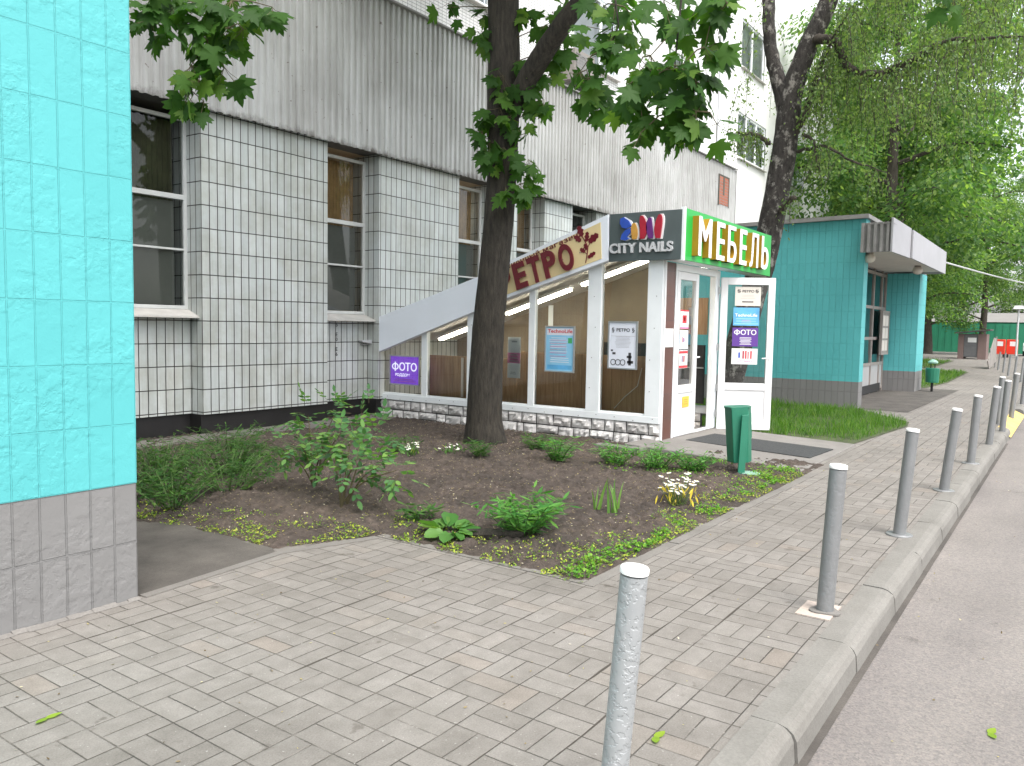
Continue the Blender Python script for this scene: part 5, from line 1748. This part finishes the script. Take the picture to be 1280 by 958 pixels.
# extra free twig starts inside the crown envelope
for _ in range(200):
    q = RNG.normal(size=3)
    sources.append((Vector((13.6 + q[0] * 1.2, 1.9 + q[1] * 1.25, 6.4 + q[2] * 1.0)), 1))
strand = 0
TZ = (.6, 1.8, 2.98, 4.0, 4.88, 5.3, 5.95, 6.63, 8.0); TY = (4.77, 4.5, 4.22, 4.06, 3.97, 3.93, 3.72, 3.44, 3.1)
for p, _ in sources:
    for k in range(3 if p.z > 4.6 else 1):
        ln = random.uniform(.35, 1.15) if p.z > 5 else random.uniform(.2, .6)
        dx, dy = random.gauss(0, .35), random.gauss(0, .35)
        pts = []
        for i in range(9):
            t = i / 8
            pts.append(p + V(dx * (t ** .5) * ln, dy * (t ** .5) * ln, .12 * ln * math.sin(PI * min(1, t * 2)) * .5 - ln * t ** 1.4 * .85))
        if pts[-1].z < 2.4 or pts[-1].y > 8.8: continue
        if any(q.x < 13.5 and (abs(q.y / q.x - np.interp(q.z, TZ, TY) / 13.2) < .018 or (q.z > 5 and abs(q.y / q.x - .322) < .014)) for q in pts): continue
        tw_.tube(pts, .0035, 4, False)
        m = int(ln * 48)
        ti = np.sort(RNG.random(m)) * 7.99
        P = np.array([pts[int(t)].lerp(pts[int(t) + 1], t % 1)[:] for t in ti]) + RNG.normal(0, .075, (m, 3))
        tip = np.stack([RNG.normal(0, .6, m), RNG.normal(0, .6, m), -.7 - .3 * RNG.random(m)], 1)
        L.add(DIAM, P, tip, rdir(m), .054 * (.7 + .6 * RNG.random(m)))
        strand += 1
L.build('crown', MAT['birch_leaf'], bt)
tw_.build('twigs', MAT['bark'], bt)

# --- street trees behind
def make_tree(name, label, seed, h, cr, ch0, lmat, nleaf, lsz):
    r = np.random.default_rng(seed); rr = random.Random(seed)
    t = thing(name, (0, 0, 0), label, 'tree', 'trees behind the far block')
    tp = [(0, 0, -.2), (.05, .03, .5), (.1 * rr.uniform(-1, 1), .1, h * .25), (.25 * rr.uniform(-1, 1), .2 * rr.uniform(-1, 1), h * .55), (.3 * rr.uniform(-1, 1), .2, h * .92)]
    limb('trunk', t, tp, [.36, .26, .21, .14, .03], MAT['bark'], 12, 6, .08)
    clumps = []
    mbx = MB()
    for i in range(17):
        z = ch0 + (h * .9 - ch0) * (i / 16.0) ** .9
        a = i * 2.4 + rr.uniform(-.5, .5)
        k = (z - ch0) / (h - ch0)
        R_ = cr * (math.sin(PI * min(1, .22 + k * .72)) ** .7) * rr.uniform(.7, 1.1)
        st_ = V(0, 0, z - .12 * R_)
        e = V(math.cos(a) * R_, math.sin(a) * R_, z + .15 * R_ * rr.uniform(-.6, 1.4))
        m_ = st_.lerp(e, .55) + V(0, 0, .12 * R_)
        c = curve_pts([st_, m_, e], 5)
        mbx.tube(c, rad_interp([.075, .05, .012], len(c)), 6, False)
        for f in (.45, .65, .82, 1.0):
            p = c[int(f * (len(c) - 1))]
            for q in range(2):
                clumps.append((p + V(rr.gauss(0, .3), rr.gauss(0, .3), rr.gauss(.05, .22)), rr.uniform(.45, .85)))
    for i in range(75):
        while True:
            q = (rr.uniform(-1, 1), rr.uniform(-1, 1), rr.uniform(-1, 1))
            if .25 < q[0] ** 2 + q[1] ** 2 + q[2] ** 2 < 1: break
        zc = (ch0 + h) / 2
        clumps.append((V(q[0] * cr * .92, q[1] * cr * .92, zc + .4 + q[2] * (h - ch0) * .48), rr.uniform(.55, 1.0)))
    clumps.append((V(0, 0, h * .95), .8))
    mbx.build('limbs', MAT['bark'], t)
    tot = sum(c[1] ** 2 for c in clumps)
    L = Leafer()
    for p, rad in clumps:
        n = int(nleaf * rad ** 2 / tot)
        g = r.normal(size=(n, 3)); g /= np.linalg.norm(g, axis=1)[:, None]
        off = g * (rad * r.random(n) ** .45)[:, None] * np.array([1.1, 1.1, .75])
        tip = np.stack([g[:, 0] * .8 + r.normal(0, .5, n), g[:, 1] * .8 + r.normal(0, .5, n), -.35 - .5 * r.random(n)], 1)
        nor = np.stack([r.normal(0, .45, n), r.normal(0, .45, n), np.ones(n)], 1)
        L.add(ROUGHLEAF if lsz > .16 else OVAL, np.array(p[:]) + off, tip, nor, lsz * (.7 + .6 * r.random(n)))
    L.build('crown', lmat, t)
    return t


def dup(root, loc, rz, sc, label):
    r = root.copy(); COL.objects.link(r)
    r.location = loc; r.rotation_euler = (0, 0, rz); r.scale = (sc, sc, sc)
    r['label'] = label
    for ch in list(root.children):
        c = ch.copy(); COL.objects.link(c); c.parent = r
    return r


tA = make_tree('maple_tree', '', 11, 13.0, 4.2, 2.6, MAT['tree_leaf'], 30000, .155)
tB = make_tree('lime_tree', '', 12, 14.5, 4.6, 3.0, MAT['tree_leaf_b'], 27000, .15)
tC = make_tree('lime_tree', '', 13, 11.5, 4.0, 2.2, MAT['tree_leaf'], 24000, .15)
spots = [(tA, 32.0, 5.6, .3, 1.16, 'maple tree standing close behind the far turquoise block, its low boughs over the canopy'),
         (tB, 39.0, 6.6, 1.4, 1.1, 'yellow green lime tree on the sunlit lawn beyond the far block'),
         (tC, 45.0, 7.4, 2.2, 1.05, 'mid green tree on the lawn left of the bin shed'),
         (tA, 52.0, 8.2, 3.9, 1.0, 'maple tree whose dark boughs hang over the bin shed'),
         (tB, 42.0, 11.5, 4.4, 1.15, 'tall lime tree just past the end of the white building'),
         (tB, 55.0, 9.0, .9, 1.1, 'lime tree standing behind the bin shed'),
         (tB, 66.0, 5.5, 2.6, .95, 'lime tree right behind the bin shed roof, before the green fence'),
         (tC, 65.0, 8.8, 5.1, 1.1, 'tree with bare lower trunk before the green fence'),
         (tA, 44.0, 12.5, 5.6, 1.2, 'broad tree at the back of the far lawn'),
         (tC, 88.0, 9.0, .2, 1.35, 'distant tree rising above the pale garage roof'),
         (tB, 90.0, 3.2, 2.0, 1.2, 'distant tree at the right edge above the red bins'),
         (tA, 100.0, -3.0, 3.0, 1.4, 'farthest pale tree at the end of the street'),
         (tB, 70.0, 15.0, 4.0, 1.3, 'tree in the rear rank left above the green fence'),
         (tC, 58.0, 14.0, 2.9, 1.4, 'tree in the rear rank behind the far lawn'),
         (tA, 98.0, 14.0, 1.0, 1.5, 'tallest distant tree behind the garage')]
used = set()
for tr, x, y, rz, sc, lb in spots:
    if tr not in used:
        used.add(tr)
        tr.location = (x, y, 0); tr.rotation_euler = (0, 0, rz); tr.scale = (sc, sc, sc); tr['label'] = lb
    else:
        dup(tr, (x, y, 0), rz, sc, lb)

# ------------------------------------------------------------------ plants in the bed
def ground(x, y):
    return soil_h(x, y)


def stems_plant(name, loc, label, cat, mat, stemmat, n, h, spread, tpl, lsz, per, droop=.3, pinn=False, lean=.5, group=None):
    """upright stems each clothed with leaves"""
    z0 = ground(*loc)
    t = thing(name, (loc[0], loc[1], z0), label, cat, group)
    mb = MB(); L = Leafer()
    for i in range(n):
        a = random.uniform(0, 2 * PI); rr = spread * math.sqrt(random.random())
        b = V(loc[0] + math.cos(a) * rr * .35, loc[1] + math.sin(a) * rr * .35, z0 - .02)
        hh = h * random.uniform(.6, 1.05)
        e = b + V(math.cos(a) * rr * .8 * (1 + lean), math.sin(a) * rr * .8 * (1 + lean), hh)
        m_ = b.lerp(e, .5) + V(0, 0, hh * .12)
        c = curve_pts([b, m_, e], 5)
        mb.tube(c, rad_interp([.004, .003, .002] if h < .6 else [.007, .005, .003], len(c)), 5, False)
        k = per
        ts = np.linspace(.42 if pinn else .22, 1, k)
        for t_ in ts:
            p = c[min(len(c) - 1, int(t_ * (len(c) - 1)))]
            dirs = random.uniform(0, 2 * PI)
            for s in (0, 1):
                d = V(math.cos(dirs + s * PI), math.sin(dirs + s * PI), random.uniform(-droop, .5))
                if pinn:
                    ln = lsz * 4.2 * random.uniform(.7, 1.1)
                    for q in range(1, 5):
                        for sd in (-1, 1):
                            pp_ = p + d.normalized() * (ln * q / 5) - V(0, 0, .12 * ln * (q / 5) ** 2)
                            side_ = d.cross(V(0, 0, 1)).normalized() * sd
                            L.add(tpl, [pp_[:]], [(side_ + d * .5)[:]], [(random.gauss(0, .2), random.gauss(0, .2), 1)], lsz * random.uniform(.8, 1.1))
                    L.add(tpl, [(p + d.normalized() * ln * .9 - V(0, 0, .1 * ln))[:]], [d[:]], [(0, 0, 1)], lsz)
                else:
                    L.add(tpl, [p[:]], [d[:]], [(random.gauss(0, .35), random.gauss(0, .35), 1)], lsz * random.uniform(.65, 1.15))
    L.build('foliage', mat, t)
    mb.build('stems', stemmat, t)
    return t


def shrub(loc, label, targets, lsz, per):
    """a few woody stems dividing towards leaf masses, each a spray of pinnate leaves"""
    z0 = ground(*loc)
    t = thing('rose_shrub', (*loc, z0), label, 'shrub')
    mb = MB(); L = Leafer()
    b = V(loc[0], loc[1], z0 - .03)
    for i, (x, y, z, r) in enumerate(targets):
        e = V(x, y, z)
        st_ = b + V(random.uniform(-.03, .03), random.uniform(-.03, .03), 0)
        k = st_.lerp(e, .45); k.z = z0 + (z - z0) * .62
        c = curve_pts([st_, k, e], 6)
        mb.tube(c, rad_interp([.009, .006, .003], len(c)), 6, False)
        for j in range(per):
            o = e + Vector(rdir(1)[0]) * (r * random.random() ** .5)
            d = (o - e).normalized() * .8 + V(random.gauss(0, .4), random.gauss(0, .4), random.gauss(-.05, .25))
            d.normalize()
            ln = lsz * 2.3
            sd = d.cross(V(0, 0, 1)).normalized()
            up = sd.cross(d)
            mb.tube([o, o + d * ln - V(0, 0, .1 * ln)], .0016, 3, False)
            for q in (.35, .7):
                for g in (-1, 1):
                    pp_ = o + d * (ln * q) - V(0, 0, .08 * ln * q)
                    L.add(OVAL, [pp_[:]], [(sd * g + d * .55 - V(0, 0, .15))[:]], [(up + Vector(rdir(1)[0]) * .3)[:]], lsz * random.uniform(.75, 1.1))
            L.add(OVAL, [(o + d * ln * .95 - V(0, 0, .1 * ln))[:]], [(d - V(0, 0, .2))[:]], [(up + Vector(rdir(1)[0]) * .3)[:]], lsz * random.uniform(.9, 1.2))
    L.build('foliage', MAT['shrub_leaf'], t)
    mb.build('stems', MAT['stem'], t)
    return t


SH = [(4.43, 4.36, 0.40), (4.41, 4.57, 0.47), (4.43, 4.19, 0.38), (4.3, 4.54, 0.36), (4.4, 4.78, 0.5), (4.53, 4.78, 0.58), (4.55, 5.09, 0.55), (4.85, 5.02, 0.7), (4.8, 5.27, 0.72), (4.66, 5.47, 0.68), (4.54, 5.43, 0.45), (4.57, 5.21, 0.35), (4.71, 4.69, 0.57), (4.5, 5.65, 0.4)]
shrub((4.36, 4.72), 'leafy rose shrub with pale glossy leaves, the tallest plant in the bed', [(*p, .125) for p in SH[:7] + SH[12:13]], .070, 13)
shrub((4.72, 5.45), 'darker rose shrub behind the pale one, before the black plinth', [(*p, .14) for p in SH[7:12] + SH[13:]], .060, 13)
stems_plant('small_herb', (4.42, 3.95), 'small dark green tuft at the corner of the paving', 'plant', MAT['herb'], MAT['greenstem'], 18, .15, .10, LANCE, .10, 3)
stems_plant('phlox_clump', (4.62, 3.14), 'feathery bright green clump standing alone near the bed corner', 'plant', MAT['clump_leaf'], MAT['greenstem'], 34, .27, .26, LANCE, .115, 8, .3, False, .45)
# herb row by the slab
for (x, y, h, s, lb) in ((7.55, 3.95, .22, .2, 'green herb clump in front of the shop corner'), (7.62, 3.52, .24, .24, 'rounded herb clump beside the entrance slab, nearest the bin but one'), (7.75, 3.15, .2, .2, 'low herb clump just left of the green bin'), (7.35, 4.55, .26, .2, 'herb with small white buds under the tall poster')):
    stems_plant('herb_clump', (x, y), lb, 'plant', MAT['clump_leaf'], MAT['greenstem'], 26, h, s, LANCE, .085, 7, .3, False, .35, 'herb clumps along the shop')
for (x, y, lb) in ((7.0, 5.35, 'little green tuft right at the foot of the maple trunk'), (6.7, 6.25, 'dark green tuft left of the maple trunk by the white flowers'), (7.9, 5.2, 'weed tuft between the maple trunk and stone base')):
    stems_plant('weed_tuft', (x, y), lb, 'plant', MAT['herb'], MAT['greenstem'], 20, .17, .16, LANCE, .09, 4)
# broad leaved plant flattened at the edge
t = thing('broadleaf_plant', (4.20, 3.56, .03), 'flattened plant with big rounded leaves at the paving edge', 'plant')
L = Leafer()
OV2 = (lambda q: (q[0] + np.array([(0, 0, .10 * abs(p[0]) * 3 + .05 * math.sin(p[1] * 9 + p[0] * 5) - .25 * p[1] ** 2) for p in q[0]]), q[1]))(fan([(0, 0), (.16, .1), (.30, .35), (.33, .6), (.22, .88), (0, 1), (-.22, .88), (-.33, .6), (-.30, .35), (-.16, .1)], -.08))
for a, up, sz in ((2.9, .1, .20), (2.3, .6, .22), (2.0, .7, .20), (1.3, .5, .20), (.6, .8, .22), (.1, .4, .22), (-.4, .5, .22), (-.9, .3, .2), (-1.5, .25, .2), (-2.1, .12, .2), (3.6, .08, .19), (.9, .8, .2), (-.2, .7, .2), (4.2, .15, .19)):
    o2 = np.array([[4.24 + .05 * math.cos(a), 3.50 + .07 * math.sin(a), .06 + .02 * up]])
    L.add(OV2, o2, [(math.cos(a), math.sin(a) * 1.1, up * .7)], [(-math.cos(a) * up * .6 + random.uniform(-.5, .5), -math.sin(a) * up * .6 + random.uniform(-.5, .5), 1)], sz * random.uniform(.6, .9))
L.build('leaves', MAT['broad_leaf'], t)
mb = MB()
mb.tube([(4.30, 3.42, .04), (4.36, 3.25, .055), (4.50, 3.05, .06)], [.03, .036, .02], 7, True, .3)
tag(mb.build('bark_piece', MAT['maple_bark'], None, (4.4, 3.25, .05)), 'dark rotten stick lying between the broad leaves and feathery clump', 'stick')
# iris
t = thing('iris_plant', (5.63, 2.93, ground(5.63, 2.93)), 'thin iris with a few upright sword leaves in bare soil', 'plant')
L = Leafer(); n = 14
sp_ = (BLADE[0] * np.array([.9, 1, .55]), BLADE[1])
org = np.array([[5.60 + random.gauss(0, .03), 2.96 + (.12 if i % 3 == 0 else -.04) + random.gauss(0, .02), .03] for i in range(n)])
L.add(sp_, org, np.stack([RNG.normal(0, .12, n), RNG.normal(0, .14, n), np.ones(n)], 1), rdir(n) * np.array([1, 1, 0]), .17 + .12 * RNG.random(n))
L.build('leaves', MAT['iris_leaf'], t)
# daisies
def daisies(loc, label, n, h, s, yellow, name='daisy_clump', fs=.05):
    z0 = ground(*loc)
    t = thing(name, (*loc, z0), label, 'flowers')
    mb = MB(); Lp = Leafer(); Lc = Leafer(); Lf = Leafer()
    PET = (np.array([(math.cos(a) * r, math.sin(a) * r, .0) for k in range(10) for a, r in (((k / 10) * 2 * PI, .5), ((k + .5) / 10 * 2 * PI, .32))] + [(0, 0, .05)]), np.array([(20, i, (i + 1) % 20) for i in range(20)]))
    CEN = (np.array([(math.cos(k) * .14, math.sin(k) * .14, .09) for k in np.linspace(0, 2 * PI, 8, endpoint=False)] + [(0, 0, .16)]), np.array([(8, i, (i + 1) % 8) for i in range(8)]))
    for i in range(n):
        a = random.uniform(0, 2 * PI); r = s * math.sqrt(random.random())
        b = V(loc[0] + math.cos(a) * r * .4, loc[1] + math.sin(a) * r * .4, z0)
        e = V(loc[0] + math.cos(a) * r, loc[1] + math.sin(a) * r, z0 + h * random.uniform(.55, 1.1))
        mb.tube([b, b.lerp(e, .6) + V(0, 0, .01), e], .002, 4, False)
        nor = (random.gauss(-.35, .3), random.gauss(-.25, .3), 1)
        k = fs * random.uniform(.7, 1.1)
        Lp.add(PET, [e[:]], [(1, .2, .1)], [nor], k)
        Lc.add(CEN, [e[:]], [(1, .2, .1)], [nor], k)
    m = 46 if yellow else 30
    p = np.array([[loc[0] + random.gauss(0, s * .5), loc[1] + random.gauss(0, s * .5), z0 + random.random() * h * .5] for _ in range(m)])
    Lf.add(LANCE, p, np.stack([RNG.normal(0, .5, m), RNG.normal(0, .5, m), np.full(m, .7)], 1), rdir(m), .08)
    Lp.build('petals', MAT['petal'], t)
    Lc.build('centres', MAT['pollen'], t)
    Lf.build('leaves', MAT['broad_leaf'] if not yellow else MAT['pollen'], t)
    mb.build('stems', MAT['greenstem'], t)
    return t


daisies((6.22, 2.66), 'clump of white daisies over yellowed leaves at the bed edge', 46, .23, .17, True)
daisies((6.55, 5.98), 'small white flowers in the bed, left of the maple trunk', 16, .16, .10, False, fs=.045)
daisies((6.95, 5.72), 'a few scattered white flowers right at the maple trunk foot', 11, .10, .16, False, fs=.04)
# shaggy herbs by the wall at the left
rr_ = 0
herbs = [(3.3, 6.4, 'feathery dark herb tuft nearest the turquoise block'), (3.75, 6.15, 'low feathery herb clump at the front of the left weeds'), (4.0, 6.7, 'broad feathery herb clump amid the left weeds'), (3.5, 7.2, 'tall feathery herb clump by the plinth, left side'),
         (4.4, 7.3, 'dark feathery clump in the middle before the black plinth'), (5.0, 7.0, 'feathery clump left of the rear rose shrub'), (4.6, 6.5, 'low spreading clump between the weeds and rose shrub'), (5.4, 7.7, 'herb clump against the concrete apron under the pier'), (3.0, 7.9, 'herb tuft in the dark corner by the turquoise block'), (5.6, 6.6, 'loose clump of weeds behind the rose shrubs'),
         (3.55, 5.75, 'small weed clump at the end of the asphalt path'), (4.15, 5.9, 'weed clump in front of the rear rose shrub')]
for i, (x, y, lb) in enumerate(herbs):
    stems_plant('feathery_herb', (x, y), lb, 'plant', MAT['herb'], MAT['greenstem'], 26, .22 + .08 * (i % 3), .36, LANCE, .07, 10, .5, False, .6, 'feathery herbs along the wall')
# grass-like ground cover below them
o = blades('weeds', [(2.4, 6.2), (3.3, 5.7), (4.4, 5.7), (5.6, 6.4), (6.0, 8.3), (2.4, 8.5)], 2600, .09, MAT['herb'], .6, .8, zf=lambda a, b: ground(a, b) - .01)
tag(o, 'shaggy low weeds and grass before the black plinth', 'weeds')


def cover(name, label, mat, pts, size, up=.25):
    n = len(pts)
    L = Leafer()
    L.add(OVAL, np.array(pts), np.stack([RNG.normal(size=n), RNG.normal(size=n), up + .3 * RNG.random(n)], 1), np.stack([RNG.normal(0, .4, n), RNG.normal(0, .4, n), np.ones(n)], 1), size * (.6 + .8 * RNG.random(n)))
    return tag(L.build(name, mat), label, 'ground cover', kind='stuff')


pts = []
while len(pts) < 5200:
    x = random.uniform(3.2, 8.6); y = random.uniform(2.2, 6.0)
    if not inside(x, y, BED): continue
    d = min(seg_d(x, y, BED[i], BED[(i + 1) % len(BED)]) for i in (0, 6, 7, 8, 9))
    k = noise.noise(Vector((x * 2.1, y * 2.1, 7)))
    pr = max(0, 1 - d / (.55 + .45 * k)) ** 1.3
    if noise.noise(Vector((x * 5, y * 5, 1))) > -.15 + .3 * random.random() and random.random() < pr:
        pts.append((x, y, ground(x, y) + .004 + .012 * random.random()))
cover('ground_cover', 'yellow green low weeds and fallen seeds along the bed edge', MAT['chickweed'], pts, .017)
pts = []
while len(pts) < 2300:
    r_ = random.random()
    if r_ < .6: x = random.uniform(4.0, 8.5); y = 2.30 + abs(random.gauss(0, .10))
    elif r_ < .85: x = random.uniform(7.3, 8.6); y = random.uniform(2.3, 3.4)
    else: x = random.uniform(7.2, 8.5); y = random.uniform(3.3, 4.2)
    if noise.noise(Vector((x * 3, y * 3, 2))) < .02: continue
    pts.append((x, y, ground(x, y) + .004 + .028 * random.random() ** 2))
cover('fresh_weeds', 'fresh green chickweed creeping along the street side of the bed', MAT['chickweed_g'], pts, .024)
pts = []
while len(pts) < 15000:
    x = random.uniform(2.5, 9.0); y = random.uniform(2.3, 8.6)
    if inside(x, y, BED):
        pts.append((x, y, ground(x, y) + .004))
cover('leaf_litter', 'dry leaf scraps and seeds scattered on the bare soil', MAT['litter'], pts, .014, .0)
pts = []
for _ in range(420):
    x = random.uniform(1.0, 12); y = random.uniform(1.0, 4.0)
    if x > 3.9 and y > 2.15: continue
    pts.append((x, y, .004))
for _ in range(160):
    pts.append((random.uniform(2.5, 11), random.uniform(-1.2, .75), -.131))
cover('pavement_litter', 'tiny seeds and crumbs scattered on the paving and road', MAT['litter'], pts, .013, 0)
for (x, y, z, lb) in ((3.02, .42, -.132, 'yellow fallen maple key on the road, nearest the camera'), (3.72, .20, -.132, 'pale fallen leaf scrap farther out on the road'), (2.62, 1.18, .004, 'tiny yellow leaf right of the nearest bollard'), (1.36, 3.07, .004, 'small green leaf on the paving at the lower left')):
    L = Leafer(); L.add(OVAL, [(x, y, z), (x + .01, y, z)], [(1, -.3, .12), (-.8, -.4, .1)], [(0, 0, 1), (0, .1, 1)], .06)
    tag(L.build('fallen_leaf', MAT['chickweed'], None, (x, y, z)), lb, 'leaf')
# a fallen branchlet by the stone base
mb = MB(); mb.tube([(6.95, 6.9, .06), (6.85, 7.0, .2), (6.8, 7.05, .32)], .008, 5); mb.tube([(6.9, 6.95, .12), (6.98, 7.1, .24)], .005, 5)
tag(mb.build('dead_twig', MAT['stem'], None, (6.9, 6.95, .06)), 'bare dead twig sticking up near the stone base', 'twig')

# ------------------------------------------------------------------ light, sky, camera
w = bpy.data.worlds.new('World'); S.world = w; w.use_nodes = True
nt = w.node_tree
bg = nt.nodes['Background']
sky = nt.nodes.new('ShaderNodeTexSky'); sky.sky_type = 'NISHITA'; sky.sun_disc = False
SUN = Vector((-.24, -.50, 1.0)).normalized()
elev = math.asin(SUN.z)
sky.sun_elevation = elev
sky.sun_rotation = math.atan2(SUN.x, SUN.y)
sky.air_density = 1.0; sky.dust_density = 4.0; sky.ozone_density = 1.0
hs = nt.nodes.new('ShaderNodeHueSaturation'); hs.inputs['Saturation'].default_value = .30
nt.links.new(sky.outputs[0], hs.inputs['Color'])
nt.links.new(hs.outputs[0], bg.inputs['Color'])
bg.inputs['Strength'].default_value = .15
sl = bpy.data.lights.new('sun', 'SUN'); sl.energy = .66; sl.angle = math.radians(22); sl.color = (1, .96, .90)
so = bpy.data.objects.new('sun', sl); COL.objects.link(so)
so.rotation_euler = SUN.to_track_quat('Z', 'Y').to_euler()
so.location = (0, -10, 20)

cam = bpy.data.cameras.new('camera'); co = bpy.data.objects.new('camera', cam); COL.objects.link(co)
cam.sensor_width = 36; cam.lens = 28.01; cam.clip_end = 2000; cam.clip_start = .05
right = (0.577070, -0.816499, 0.017875); up = (0.048294, 0.055965, 0.997264); fwd = (0.815265, 0.574628, -0.071728)
m = Matrix(((right[0], up[0], -fwd[0], 0), (right[1], up[1], -fwd[1], 0), (right[2], up[2], -fwd[2], 1.5), (0, 0, 0, 1)))
co.matrix_world = m
S.camera = co
S.view_settings.view_transform = 'Standard'
S.view_settings.look = 'None'
S.view_settings.exposure = 1.64
S.view_settings.gamma = 1.0
S.render.engine = 'CYCLES'
S.cycles.max_bounces = 8
S.cycles.transparent_max_bounces = 16
S.cycles.use_denoising = True
